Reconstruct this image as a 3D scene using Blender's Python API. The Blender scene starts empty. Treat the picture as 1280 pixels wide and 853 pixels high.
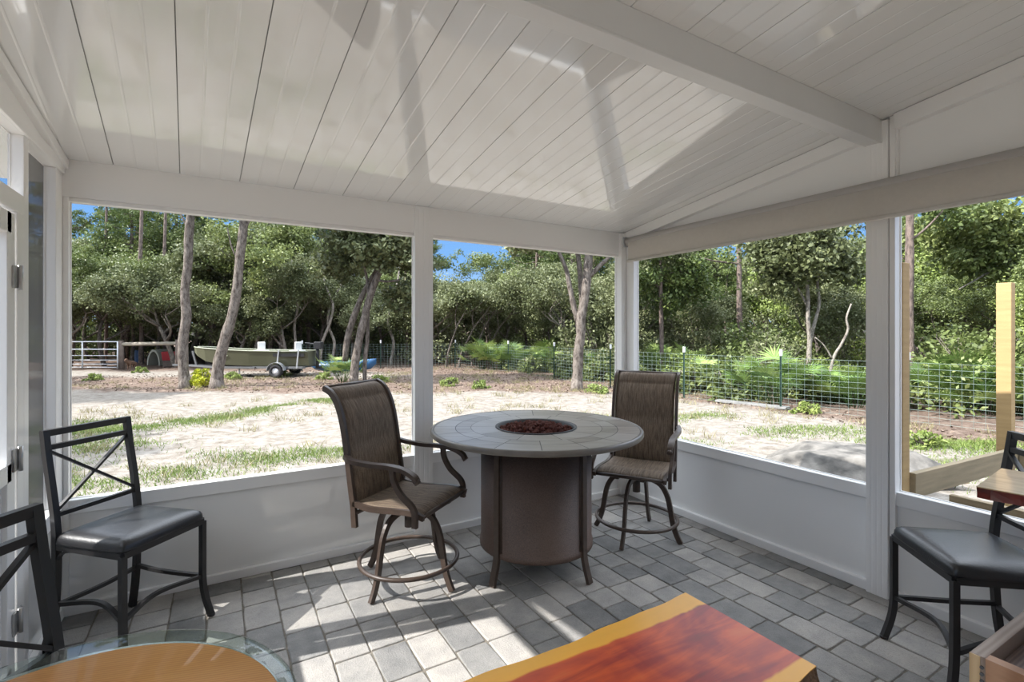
import bpy, bmesh, math, random
import numpy as np
from mathutils import Vector, Matrix
PI = math.pi
random.seed(7); np.random.seed(7)
SC = bpy.context.scene
COL = SC.collection
# ------------------------------------------------------------------ camera frame <-> room frame
YAW, FPX, HOR, EYE = 0.5316, 619.0, 414.4, 1.5
SY, CY = math.sin(YAW), math.cos(YAW)
GZ = -0.20                                   # yard level
def cam2room(X, D): return (X*CY + D*SY, D*CY - X*SY)
def at(px, D):
    """room x,y of the point seen in column px at depth D"""
    return cam2room((px-640)/FPX*D, D)
def zat(py, D): return EYE - (py-HOR)*D/FPX
def ground(px, py, z=GZ):
    D = (EYE-z)*FPX/(py-HOR); return at(px, D)
def room2px(x, y):
    D = x*SY + y*CY; X = x*CY - y*SY
    return 640+FPX*X/D, D
XL, XB, YA, YH = -0.716, 3.232, 3.434, -1.35  # inner faces: left wall, right wall, back wall, house wall
CK = 0.14
def zc(y): return 2.407 + CK*(YA-y)          # ceiling height

# ------------------------------------------------------------------ mesh builder
class MB:
    def __init__(s): s.v=[]; s.f=[]; s.m=[]; s.sm=[]
    def add(s, vs, fs, mat=0, smooth=False):
        o=len(s.v); s.v += [tuple(v) for v in vs]
        for f in fs: s.f.append(tuple(i+o for i in f)); s.m.append(mat); s.sm.append(smooth)
        return s
    def box(s, x0,x1,y0,y1,z0,z1, mat=0):
        v=[(x,y,z) for z in (z0,z1) for y in (y0,y1) for x in (x0,x1)]
        return s.add(v,[(0,2,3,1),(4,5,7,6),(0,1,5,4),(2,6,7,3),(0,4,6,2),(1,3,7,5)],mat)
    def obox(s, a, b, w, h, mat=0, up=(0,0,1)):
        """box beam from a to b, w across, h along up"""
        a=Vector(a); b=Vector(b); d=(b-a).normalized(); up=Vector(up)
        if abs(d.dot(up))>.98: up=Vector((1,0,0))
        r=d.cross(up).normalized(); u=r.cross(d).normalized()
        v=[p+r*(i*w/2)+u*(j*h/2) for p in (a,b) for j in (-1,1) for i in (-1,1)]
        return s.add(v,[(0,2,3,1),(4,5,7,6),(0,1,5,4),(2,6,7,3),(0,4,6,2),(1,3,7,5)],mat)
    def tube(s, pts, r, n=8, mat=0, smooth=True, flat=None, cap=True):
        """swept tube; r number or list; flat=(w,h) for a rectangular section"""
        P=[Vector(p) for p in pts]; k=len(P)
        R=r if isinstance(r,(list,tuple)) else [r]*k
        T=[]
        for i in range(k):
            t=(P[min(i+1,k-1)]-P[max(i-1,0)]); T.append(t.normalized() if t.length>1e-9 else Vector((0,0,1)))
        up=Vector((0,0,1)) if abs(T[0].z)<.9 else Vector((0,1,0))
        if flat and len(flat)>2: up=Vector(flat[2])
        x=T[0].cross(up).normalized(); vs=[]
        for i in range(k):
            x=(x-T[i]*x.dot(T[i])).normalized(); y=T[i].cross(x)
            if flat:
                sec=[(-flat[0]/2,-flat[1]/2),(flat[0]/2,-flat[1]/2),(flat[0]/2,flat[1]/2),(-flat[0]/2,flat[1]/2)]
                vs+=[P[i]+x*a+y*b for a,b in sec]
            else:
                vs+=[P[i]+(x*math.cos(2*PI*j/n)+y*math.sin(2*PI*j/n))*R[i] for j in range(n)]
        if flat: n=4; smooth=False
        fs=[(i*n+j,i*n+(j+1)%n,(i+1)*n+(j+1)%n,(i+1)*n+j) for i in range(k-1) for j in range(n)]
        s.add(vs,fs,mat,smooth)
        if cap:
            o=len(s.v)-len(vs)
            s.f.append(tuple(o+j for j in range(n))[::-1]); s.m.append(mat); s.sm.append(False)
            s.f.append(tuple(o+(k-1)*n+j for j in range(n))); s.m.append(mat); s.sm.append(False)
        return s
    def lathe(s, prof, n=48, mat=0, c=(0,0,0), smooth=True, closed=False):
        k=len(prof); vs=[(c[0]+r*math.cos(2*PI*j/n),c[1]+r*math.sin(2*PI*j/n),c[2]+z) for r,z in prof for j in range(n)]
        rng=range(k if closed else k-1)
        fs=[(i*n+j,i*n+(j+1)%n,((i+1)%k)*n+(j+1)%n,((i+1)%k)*n+j) for i in rng for j in range(n)]
        return s.add(vs,fs,mat,smooth)
    def prism(s, poly, z0, z1, mat=0):
        n=len(poly); v=[(p[0],p[1],z0) for p in poly]+[(p[0],p[1],z1) for p in poly]
        return s.add(v,[tuple(range(n))[::-1],tuple(range(n,2*n))]+[(i,(i+1)%n,n+(i+1)%n,n+i) for i in range(n)],mat)
    def build(s, name, mats, parent=None, bevel=0, loc=None, auto=False, sub=0):
        me=bpy.data.meshes.new(name); me.from_pydata(s.v,[],s.f)
        if not isinstance(mats,(list,tuple)): mats=[mats]
        for m in mats: me.materials.append(m)
        me.polygons.foreach_set('material_index',s.m); me.polygons.foreach_set('use_smooth',s.sm)
        me.update()
        b=bmesh.new(); b.from_mesh(me); bmesh.ops.recalc_face_normals(b,faces=b.faces[:]); b.to_mesh(me); b.free()
        o=bpy.data.objects.new(name,me); COL.objects.link(o)
        if parent: o.parent=parent
        if loc: o.location=loc
        if bevel:
            md=o.modifiers.new('bevel','BEVEL'); md.width=bevel; md.segments=2; md.limit_method='ANGLE'; md.angle_limit=.7
            md.harden_normals=False
        if sub:
            md=o.modifiers.new('sub','SUBSURF'); md.levels=sub; md.render_levels=sub
        return o
def smooth_pts(pts, n=6):
    """Catmull-Rom through pts"""
    P=[Vector(p) for p in pts]; out=[]
    Q=[P[0]*2-P[1]]+P+[P[-1]*2-P[-2]]
    for i in range(1,len(Q)-2):
        for k in range(n):
            t=k/n; a,b,c,d=Q[i-1:i+3]
            out.append(.5*((2*b)+(c-a)*t+(2*a-5*b+4*c-d)*t*t+(3*b-a-3*c+d)*t**3))
    out.append(P[-1]); return out
def tag(o, label=None, cat=None, group=None, kind=None):
    if label: o['label']=label
    if cat: o['category']=cat
    if group: o['group']=group
    if kind: o['kind']=kind
    return o
def thing(name, label, cat, loc=(0,0,0), rz=0, group=None):
    o=bpy.data.objects.new(name,None); COL.objects.link(o); o.empty_display_size=.1
    o.location=loc; o.rotation_euler=(0,0,rz); return tag(o,label,cat,group)
def struct(name, mb, m, parent=None, **k):
    o=mb.build(name,m,parent,**k)
    if not parent: o['kind']='structure'
    return o
def copy_tree(o, parent=None):
    c=o.copy(); COL.objects.link(c)
    if parent: c.parent=parent
    for ch in list(o.children): copy_tree(ch,c)
    return c

# ------------------------------------------------------------------ materials
def mat(name):
    m=bpy.data.materials.new(name); m.use_nodes=True; nt=m.node_tree
    return m, nt, nt.nodes['Principled BSDF']
def N(nt, t, **k):
    n=nt.nodes.new(t)
    for a,b in k.items():
        if a.startswith('i_'): n.inputs[a[2:].replace('_',' ')].default_value=b
        else: setattr(n,a,b)
    return n
def ramp(nt, stops, fac=None):
    r=nt.nodes.new('ShaderNodeValToRGB'); e=r.color_ramp.elements
    while len(e)<len(stops): e.new(.5)
    for i,(p,c) in enumerate(stops): e[i].position=p; e[i].color=(*c,1) if len(c)==3 else c
    if fac: nt.links.new(fac,r.inputs[0])
    return r
def simple(name, col, rough=.5, metal=0, noise=0, nscale=8, bump=0, bscale=60, spec=.5, coat=0, stretch=None, dark=None):
    m,nt,b=mat(name); L=nt.links.new
    b.inputs['Base Color'].default_value=(*col,1); b.inputs['Roughness'].default_value=rough
    b.inputs['Metallic'].default_value=metal; b.inputs['Specular IOR Level'].default_value=spec
    b.inputs['Coat Weight'].default_value=coat; b.inputs['Coat Roughness'].default_value=.06
    tc=N(nt,'ShaderNodeTexCoord'); src=tc.outputs['Object']
    if stretch:
        mp=N(nt,'ShaderNodeMapping'); mp.inputs['Scale'].default_value=stretch; L(src,mp.inputs[0]); src=mp.outputs[0]
    if noise:
        n=N(nt,'ShaderNodeTexNoise',i_Scale=nscale,i_Detail=5.0); L(src,n.inputs['Vector'])
        d=dark or tuple(c*(1-noise) for c in col)
        r=ramp(nt,[(.3,d),(.7,col)],n.outputs['Fac']); L(r.outputs[0],b.inputs['Base Color'])
    if bump:
        n2=N(nt,'ShaderNodeTexNoise',i_Scale=bscale,i_Detail=4.0); L(src,n2.inputs['Vector'])
        bp=N(nt,'ShaderNodeBump',i_Strength=bump,i_Distance=.01); L(n2.outputs['Fac'],bp.inputs['Height']); L(bp.outputs[0],b.inputs['Normal'])
    return m
M={}
M['white']=simple('white_aluminium',(.87,.865,.855),.32,bump=.03,bscale=9)
M['panel']=simple('white_gloss_panel',(.84,.84,.83),.09,bump=.01,bscale=5,spec=.7,coat=.4)
M['ceiling']=simple('ceiling_gloss',(.84,.84,.83),.06,bump=.012,bscale=3.5,spec=.8,coat=.8)
M['gable']=simple('gable_panel',(.86,.86,.85),.3)
M['seam']=simple('seam_dark',(.12,.12,.12),.7)
M['joint_grey']=simple('ceiling_joint_grey',(.34,.34,.34),.6)
M['beam']=simple('beam_paint',(.74,.74,.735),.35,noise=.05,nscale=3)
M['siding']=simple('house_siding',(.50,.49,.46),.6)
M['black_metal']=simple('black_powder_metal',(.022,.021,.022),.38,bump=.05,bscale=250)
M['vinyl']=simple('black_vinyl',(.022,.022,.024),.33,bump=.12,bscale=140,spec=.6)
M['bronze']=simple('bronze_metal',(.080,.055,.042),.42,noise=.3,nscale=30,spec=.5)
M['hinge']=simple('hinge_metal',(.5,.5,.5),.35,metal=.8)
M['rim']=simple('table_rim',(.20,.18,.155),.35,noise=.2,nscale=12)
M['lava']=simple('lava_rock',(.17,.045,.028),.9,noise=.6,nscale=18,bump=.6,bscale=60)
M['bowl']=simple('burner_bowl',(.03,.03,.03),.6)
M['lumber']=simple('lumber',(.40,.27,.12),.7,noise=.3,nscale=3,stretch=(1,1,12),dark=(.32,.21,.09))
M['lumber_x']=simple('lumber_long',(.30,.23,.14),.75,noise=.35,nscale=3,stretch=(1,10,14),dark=(.20,.16,.095))
M['steel']=simple('galvanised',(.55,.57,.60),.35,metal=.6)
M['gatepaint']=simple('gate_tube',(.72,.76,.80),.4,metal=.1)
M['postwood']=simple('old_post_wood',(.23,.18,.15),.9,noise=.4,nscale=5)
M['railwood']=simple('peeled_rail_wood',(.45,.40,.32),.85,noise=.3,nscale=5)
M['boat']=simple('olive_hull',(.10,.102,.060),.5,noise=.15,nscale=2)
M['boat_in']=simple('hull_trim',(.28,.30,.22),.5)
M['blackp']=simple('black_plastic',(.02,.02,.022),.45)
M['rubber']=simple('rubber',(.018,.018,.02),.8)
M['whitep']=simple('white_plastic',(.8,.8,.8),.4)
M['blue']=simple('blue_plastic',(.018,.085,.20),.4)
M['red']=simple('red_plastic',(.45,.03,.04),.5)
M['canvas']=simple('pale_canvas',(.50,.50,.42),.8)
M['dark_in']=simple('dark_cloth',(.03,.035,.045),.9)
M['fur']=simple('brown_fur',(.12,.065,.04),.95,noise=.4,nscale=6,bump=.5)
M['wire']=simple('fence_wire',(.26,.33,.30),.5,metal=.3)
M['tpost']=simple('green_t_post',(.018,.045,.035),.6)
M['shade']=simple('shade_fabric',(.74,.71,.67),.85,noise=.08,nscale=40,bump=.3,bscale=400)
def translucent(m,f):
    nt=m.node_tree; p=nt.nodes['Principled BSDF']; t=N(nt,'ShaderNodeBsdfTranslucent'); t.inputs[0].default_value=(.74,.71,.66,1)
    ms=N(nt,'ShaderNodeMixShader'); ms.inputs[0].default_value=f; nt.links.new(p.outputs[0],ms.inputs[1]); nt.links.new(t.outputs[0],ms.inputs[2]); nt.links.new(ms.outputs[0],nt.nodes['Material Output'].inputs[0])
translucent(M['shade'],.45)
M['roller']=simple('roller_tube_cloth',(.44,.42,.405),.8,bump=.2,bscale=300)
M['greyboard']=simple('weathered_board',(.24,.24,.235),.9,noise=.3,nscale=6)

def bark(name, a, b):
    m,nt,p=mat(name); L=nt.links.new
    tc=N(nt,'ShaderNodeTexCoord'); mp=N(nt,'ShaderNodeMapping'); mp.inputs['Scale'].default_value=(1,1,.35); L(tc.outputs['Object'],mp.inputs[0])
    n=N(nt,'ShaderNodeTexNoise',i_Scale=14.0,i_Detail=7.0,i_Roughness=.75); L(mp.outputs[0],n.inputs['Vector'])
    r=ramp(nt,[(.38,a),(.58,b)],n.outputs['Fac']); L(r.outputs[0],p.inputs['Base Color']); p.inputs['Roughness'].default_value=.95
    p.inputs['Specular IOR Level'].default_value=.1
    bp=N(nt,'ShaderNodeBump',i_Strength=.8,i_Distance=.04); L(n.outputs['Fac'],bp.inputs['Height']); L(bp.outputs[0],p.inputs['Normal'])
    return m
M['bark']=bark('grey_oak_bark',(.060,.047,.040),(.215,.185,.16))
M['bark_pale']=bark('pale_bark',(.11,.092,.078),(.33,.295,.255))
M['bark_pine']=bark('pine_bark',(.07,.055,.05),(.22,.17,.145))

def leafmat(name, dark, mid, light, trans=.25):
    m,nt,p=mat(name); L=nt.links.new
    a=N(nt,'ShaderNodeAttribute',attribute_name='tone'); oi=N(nt,'ShaderNodeObjectInfo')
    tc=N(nt,'ShaderNodeTexCoord'); n=N(nt,'ShaderNodeTexNoise',i_Scale=.7,i_Detail=2.0); L(tc.outputs['Object'],n.inputs['Vector'])
    mx=N(nt,'ShaderNodeMath',operation='MULTIPLY_ADD'); L(n.outputs['Fac'],mx.inputs[0]); mx.inputs[1].default_value=.6; L(a.outputs['Fac'],mx.inputs[2])
    m2=N(nt,'ShaderNodeMath',operation='MULTIPLY_ADD'); L(oi.outputs['Random'],m2.inputs[0]); m2.inputs[1].default_value=.35; L(mx.outputs[0],m2.inputs[2])
    m3=N(nt,'ShaderNodeMath',operation='MULTIPLY'); L(m2.outputs[0],m3.inputs[0]); m3.inputs[1].default_value=.55
    r=ramp(nt,[(.15,dark),(.5,mid),(.85,light)],m3.outputs[0]); L(r.outputs[0],p.inputs['Base Color'])
    p.inputs['Roughness'].default_value=.5; p.inputs['Specular IOR Level'].default_value=.35
    t=N(nt,'ShaderNodeBsdfTranslucent'); L(r.outputs[0],t.inputs[0])
    ms=N(nt,'ShaderNodeMixShader'); ms.inputs[0].default_value=trans
    L(p.outputs[0],ms.inputs[1]); L(t.outputs[0],ms.inputs[2]); L(ms.outputs[0],nt.nodes['Material Output'].inputs[0])
    return m
M['leaf_grey']=leafmat('oak_leaf_grey',(.045,.055,.022),(.125,.145,.060),(.27,.29,.15))
M['leaf_green']=leafmat('oak_leaf_green',(.042,.062,.018),(.125,.16,.048),(.27,.31,.11))
M['leaf_pine']=leafmat('pine_needle',(.03,.052,.016),(.09,.13,.035),(.21,.26,.075))
M['leaf_bright']=leafmat('bright_leaf',(.07,.11,.026),(.19,.245,.06),(.36,.42,.13))
M['leaf_palm']=leafmat('palmetto_leaf',(.04,.085,.022),(.14,.23,.055),(.34,.42,.13))
M['leaf_yellow']=leafmat('yellow_bush_leaf',(.22,.30,.03),(.50,.52,.04),(.75,.70,.06))
M['grass']=leafmat('grass_blade',(.055,.095,.018),(.115,.175,.034),(.22,.27,.07),.2)
M['drygrass']=leafmat('dry_grass_blade',(.10,.10,.04),(.20,.18,.08),(.34,.30,.16),.2)

# screens: woven mesh, opener when looked at square on, closer at a slant, as a real weave is
def screenmat(name, d, col):
    m,nt,p=mat(name); L=nt.links.new
    p.inputs['Base Color'].default_value=(*col,1); p.inputs['Roughness'].default_value=.7
    g=N(nt,'ShaderNodeNewGeometry'); dp=N(nt,'ShaderNodeVectorMath',operation='DOT_PRODUCT')
    L(g.outputs['Normal'],dp.inputs[0]); L(g.outputs['Incoming'],dp.inputs[1])
    ab=N(nt,'ShaderNodeMath',operation='ABSOLUTE'); L(dp.outputs['Value'],ab.inputs[0])
    dv=N(nt,'ShaderNodeMath',operation='DIVIDE',use_clamp=True); dv.inputs[0].default_value=d; L(ab.outputs[0],dv.inputs[1])
    mx=N(nt,'ShaderNodeMath',operation='MULTIPLY_ADD',use_clamp=True); L(dv.outputs[0],mx.inputs[0]); mx.inputs[1].default_value=1-d; mx.inputs[2].default_value=d
    t=N(nt,'ShaderNodeBsdfTransparent'); ms=N(nt,'ShaderNodeMixShader')
    L(mx.outputs[0],ms.inputs[0]); L(t.outputs[0],ms.inputs[1]); L(p.outputs[0],ms.inputs[2]); L(ms.outputs[0],nt.nodes['Material Output'].inputs[0])
    return m
M['screen']=screenmat('fine_screen',.025,(.10,.10,.10))
M['screen_solar']=screenmat('door_side_screen',.05,(.12,.12,.125))
def glassmat():
    """clear pane: reflects by its Fresnel curve, lets light and shadow through"""
    m,nt,p=mat('clear_glass'); L=nt.links.new
    g0=N(nt,'ShaderNodeNewGeometry'); dp=N(nt,'ShaderNodeVectorMath',operation='DOT_PRODUCT'); L(g0.outputs['Normal'],dp.inputs[0]); L(g0.outputs['Incoming'],dp.inputs[1])
    ab=N(nt,'ShaderNodeMath',operation='ABSOLUTE'); L(dp.outputs['Value'],ab.inputs[0])
    iv=N(nt,'ShaderNodeMath',operation='SUBTRACT'); iv.inputs[0].default_value=1; L(ab.outputs[0],iv.inputs[1])
    pw=N(nt,'ShaderNodeMath',operation='POWER'); L(iv.outputs[0],pw.inputs[0]); pw.inputs[1].default_value=5
    fr=N(nt,'ShaderNodeMath',operation='MULTIPLY_ADD'); L(pw.outputs[0],fr.inputs[0]); fr.inputs[1].default_value=.95; fr.inputs[2].default_value=.045
    t=N(nt,'ShaderNodeBsdfTransparent'); t.inputs[0].default_value=(.90,.96,.94,1)
    g=N(nt,'ShaderNodeBsdfGlossy'); g.inputs['Roughness'].default_value=.01
    ms=N(nt,'ShaderNodeMixShader'); L(fr.outputs[0],ms.inputs[0]); L(t.outputs[0],ms.inputs[1]); L(g.outputs[0],ms.inputs[2]); L(ms.outputs[0],nt.nodes['Material Output'].inputs[0])
    return m
M['glass']=glassmat()
M['screen_side']=screenmat('dense_side_screen',.20,(.13,.13,.135))

def pavermat():
    m,nt,p=mat('concrete_paver'); L=nt.links.new
    a=N(nt,'ShaderNodeAttribute',attribute_name='tone'); tc=N(nt,'ShaderNodeTexCoord')
    n=N(nt,'ShaderNodeTexNoise',i_Scale=7.0,i_Detail=6.0,i_Roughness=.65); L(tc.outputs['Object'],n.inputs['Vector'])
    mx=N(nt,'ShaderNodeMath',operation='MULTIPLY_ADD'); L(n.outputs['Fac'],mx.inputs[0]); mx.inputs[1].default_value=1.3; L(a.outputs['Fac'],mx.inputs[2])
    ms=N(nt,'ShaderNodeMath',operation='MULTIPLY'); L(mx.outputs[0],ms.inputs[0]); ms.inputs[1].default_value=.47
    r=ramp(nt,[(.20,(.15,.15,.152)),(.42,(.25,.246,.238)),(.62,(.37,.352,.33)),(.85,(.50,.465,.42))],ms.outputs[0])
    n2=N(nt,'ShaderNodeTexNoise',i_Scale=160.0,i_Detail=3.0); L(tc.outputs['Object'],n2.inputs['Vector'])
    mm=N(nt,'ShaderNodeMix',data_type='RGBA',blend_type='MULTIPLY'); mm.inputs[0].default_value=.35
    r2=ramp(nt,[(.3,(.55,.55,.55)),(.6,(1,1,1))],n2.outputs['Fac']); L(r.outputs[0],mm.inputs[6]); L(r2.outputs[0],mm.inputs[7]); L(mm.outputs[2],p.inputs['Base Color'])
    p.inputs['Roughness'].default_value=.78; p.inputs['Specular IOR Level'].default_value=.35
    bp=N(nt,'ShaderNodeBump',i_Strength=.5,i_Distance=.006)
    ad=N(nt,'ShaderNodeMath',operation='MULTIPLY_ADD'); L(n.outputs['Fac'],ad.inputs[0]); ad.inputs[1].default_value=2.5; L(n2.outputs['Fac'],ad.inputs[2])
    L(ad.outputs[0],bp.inputs['Height']); L(bp.outputs[0],p.inputs['Normal'])
    return m
M['paver']=pavermat()
M['joint']=simple('joint_sand',(.20,.18,.15),.95,noise=.4,nscale=40)

def slabmat(name, w_far, w_near, y_far, y_near, red=(.34,.018,.004), orange=(.66,.085,.006), sap=(.97,.47,.030), rough=.16):
    """live edge wood; heartwood in the middle, sapwood towards both long edges (object x along the slab)"""
    m,nt,p=mat(name); L=nt.links.new
    tc=N(nt,'ShaderNodeTexCoord'); sp=N(nt,'ShaderNodeSeparateXYZ'); L(tc.outputs['Object'],sp.inputs[0])
    mp=N(nt,'ShaderNodeMapping'); mp.inputs['Scale'].default_value=(1.2,9,9); L(tc.outputs['Object'],mp.inputs[0])
    w=N(nt,'ShaderNodeTexNoise',i_Scale=1.0,i_Detail=6.0,i_Distortion=1.2,i_Roughness=.6); L(mp.outputs[0],w.inputs['Vector'])
    big=N(nt,'ShaderNodeTexNoise',i_Scale=3.2,i_Detail=3.0,i_Distortion=.8); L(tc.outputs['Object'],big.inputs['Vector'])
    md=N(nt,'ShaderNodeMix',data_type='FLOAT'); md.inputs[0].default_value=.5; L(w.outputs['Fac'],md.inputs[2]); L(big.outputs['Fac'],md.inputs[3])
    wv=N(nt,'ShaderNodeTexWave',i_Scale=26.0,i_Distortion=14.0,i_Detail=4.0,bands_direction='Y'); L(tc.outputs['Object'],wv.inputs['Vector'])
    md2=N(nt,'ShaderNodeMix',data_type='FLOAT'); md2.inputs[0].default_value=.0; L(md.outputs[0],md2.inputs[2]); L(wv.outputs['Fac'],md2.inputs[3])
    heart=ramp(nt,[(.34,tuple(c*.4 for c in red)),(.45,red),(.56,orange),(.72,(.78,.2,.03))],md2.outputs[0])
    sapr=ramp(nt,[(.3,tuple(c*.82 for c in sap)),(.7,sap)],md.outputs[0])
    def edge(y0, w0, slope, sign):
        # distance inside the edge minus strip width
        a=N(nt,'ShaderNodeMath',operation='MULTIPLY_ADD'); L(sp.outputs['X'],a.inputs[0]); a.inputs[1].default_value=slope; a.inputs[2].default_value=w0
        nb=N(nt,'ShaderNodeMath',operation='MULTIPLY_ADD'); L(big.outputs['Fac'],nb.inputs[0]); nb.inputs[1].default_value=.07; L(a.outputs[0],nb.inputs[2])
        d=N(nt,'ShaderNodeMath',operation='MULTIPLY_ADD'); L(sp.outputs['Y'],d.inputs[0]); d.inputs[1].default_value=-sign; d.inputs[2].default_value=sign*y0
        s=N(nt,'ShaderNodeMath',operation='SUBTRACT'); L(d.outputs[0],s.inputs[0]); L(nb.outputs[0],s.inputs[1]); return s
    e1=edge(y_far,w_far[0],w_far[1],1); e2=edge(y_near,w_near[0],w_near[1],-1)
    mn=N(nt,'ShaderNodeMath',operation='MINIMUM'); L(e1.outputs[0],mn.inputs[0]); L(e2.outputs[0],mn.inputs[1])
    mr=N(nt,'ShaderNodeMapRange'); mr.inputs['From Min'].default_value=-.004; mr.inputs['From Max'].default_value=.005; L(mn.outputs[0],mr.inputs[0])
    mx=N(nt,'ShaderNodeMix',data_type='RGBA'); L(mr.outputs[0],mx.inputs[0]); L(sapr.outputs[0],mx.inputs[6]); L(heart.outputs[0],mx.inputs[7])
    L(mx.outputs[2],p.inputs['Base Color']); p.inputs['Roughness'].default_value=.35
    p.inputs['Coat Weight'].default_value=.12; p.inputs['Coat Roughness'].default_value=rough; p.inputs['Specular IOR Level'].default_value=.3
    return m
M['barkedge']=simple('bark_edge',(.16,.09,.045),.9,noise=.6,nscale=30,bump=1,bscale=50)
def woodgrain(name, a, b, scale=(2,14,14), dist=2.5, rough=.45, wscale=3.0, coat=0):
    m,nt,p=mat(name); L=nt.links.new
    tc=N(nt,'ShaderNodeTexCoord'); mp=N(nt,'ShaderNodeMapping'); mp.inputs['Scale'].default_value=scale; L(tc.outputs['Object'],mp.inputs[0])
    w=N(nt,'ShaderNodeTexWave',i_Scale=wscale,i_Distortion=dist,i_Detail=3.0,bands_direction='Y'); L(mp.outputs[0],w.inputs['Vector'])
    n=N(nt,'ShaderNodeTexNoise',i_Scale=3.0,i_Detail=5.0); L(mp.outputs[0],n.inputs['Vector'])
    md=N(nt,'ShaderNodeMix',data_type='FLOAT'); md.inputs[0].default_value=.5; L(w.outputs['Fac'],md.inputs[2]); L(n.outputs['Fac'],md.inputs[3])
    r=ramp(nt,[(.25,a),(.75,b)],md.outputs[0]); L(r.outputs[0],p.inputs['Base Color']); p.inputs['Roughness'].default_value=rough
    p.inputs['Coat Weight'].default_value=coat
    return m
M['cedar']=woodgrain('cedar_grain',(.34,.17,.09),(.54,.31,.185),(1,1,12),3)
M['cedar_top']=woodgrain('weathered_cedar',(.30,.22,.17),(.40,.31,.25),(1,6,6),2)
M['cedar_end']=woodgrain('cedar_pale',(.62,.42,.22),(.72,.52,.30),(4,4,2),2)
M['cedar_in']=woodgrain('brown_boards',(.11,.07,.055),(.19,.13,.10),(1,10,10),2)
M['disc']=woodgrain('orange_disc_wood',(.72,.30,.06),(.84,.42,.11),(1,22,1),1.2,.4,2.0,.3)

def slingmat():
    m,nt,p=mat('brown_sling_mesh'); L=nt.links.new
    tc=N(nt,'ShaderNodeTexCoord'); n=N(nt,'ShaderNodeTexNoise',i_Scale=1.0,i_Detail=3.0)
    mp=N(nt,'ShaderNodeMapping'); mp.inputs['Scale'].default_value=(8,140,14); L(tc.outputs['Object'],mp.inputs[0]); L(mp.outputs[0],n.inputs['Vector'])
    n2=N(nt,'ShaderNodeTexNoise',i_Scale=260.0,i_Detail=1.0); L(tc.outputs['Object'],n2.inputs['Vector'])
    md=N(nt,'ShaderNodeMix',data_type='FLOAT'); md.inputs[0].default_value=.4; L(n.outputs['Fac'],md.inputs[2]); L(n2.outputs['Fac'],md.inputs[3])
    r=ramp(nt,[(.35,(.10,.070,.047)),(.65,(.31,.235,.170))],md.outputs[0]); L(r.outputs[0],p.inputs['Base Color'])
    p.inputs['Roughness'].default_value=.7
    t=N(nt,'ShaderNodeBsdfTranslucent'); L(r.outputs[0],t.inputs[0]); ms=N(nt,'ShaderNodeMixShader'); ms.inputs[0].default_value=.2
    L(p.outputs[0],ms.inputs[1]); L(t.outputs[0],ms.inputs[2]); L(ms.outputs[0],nt.nodes['Material Output'].inputs[0])
    return m
M['sling']=slingmat()
def drummat():
    m,nt,p=mat('woven_bronze_panel'); L=nt.links.new
    tc=N(nt,'ShaderNodeTexCoord'); n=N(nt,'ShaderNodeTexNoise',i_Scale=170.0,i_Detail=2.0); L(tc.outputs['Object'],n.inputs['Vector'])
    n1=N(nt,'ShaderNodeTexNoise',i_Scale=3.0,i_Detail=4.0); L(tc.outputs['Object'],n1.inputs['Vector'])
    md=N(nt,'ShaderNodeMix',data_type='FLOAT'); md.inputs[0].default_value=.45; L(n.outputs['Fac'],md.inputs[2]); L(n1.outputs['Fac'],md.inputs[3])
    r=ramp(nt,[(.35,(.070,.043,.032)),(.65,(.150,.098,.074))],md.outputs[0]); L(r.outputs[0],p.inputs['Base Color']); p.inputs['Roughness'].default_value=.5
    bp=N(nt,'ShaderNodeBump',i_Strength=.4,i_Distance=.003); L(n.outputs['Fac'],bp.inputs['Height']); L(bp.outputs[0],p.inputs['Normal'])
    return m
M['drum']=drummat()
def tiletop():
    """porcelain wood-look tiles in two rings"""
    m,nt,p=mat('ring_tiles'); L=nt.links.new
    a=N(nt,'ShaderNodeAttribute',attribute_name='tone'); tc=N(nt,'ShaderNodeTexCoord')
    mp=N(nt,'ShaderNodeMapping'); mp.inputs['Scale'].default_value=(3,16,1); mp.inputs['Rotation'].default_value=(0,0,.6); L(tc.outputs['Object'],mp.inputs[0])
    n=N(nt,'ShaderNodeTexNoise',i_Scale=1.3,i_Detail=6.0,i_Roughness=.6); L(mp.outputs[0],n.inputs['Vector'])
    mx=N(nt,'ShaderNodeMath',operation='MULTIPLY_ADD'); L(a.outputs['Fac'],mx.inputs[0]); mx.inputs[1].default_value=.35; L(n.outputs['Fac'],mx.inputs[2])
    r=ramp(nt,[(.35,(.19,.165,.14)),(.62,(.30,.265,.23)),(.9,(.37,.345,.32))],mx.outputs[0]); L(r.outputs[0],p.inputs['Base Color']); p.inputs['Roughness'].default_value=.3
    return m
M['tile']=tiletop()
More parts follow.
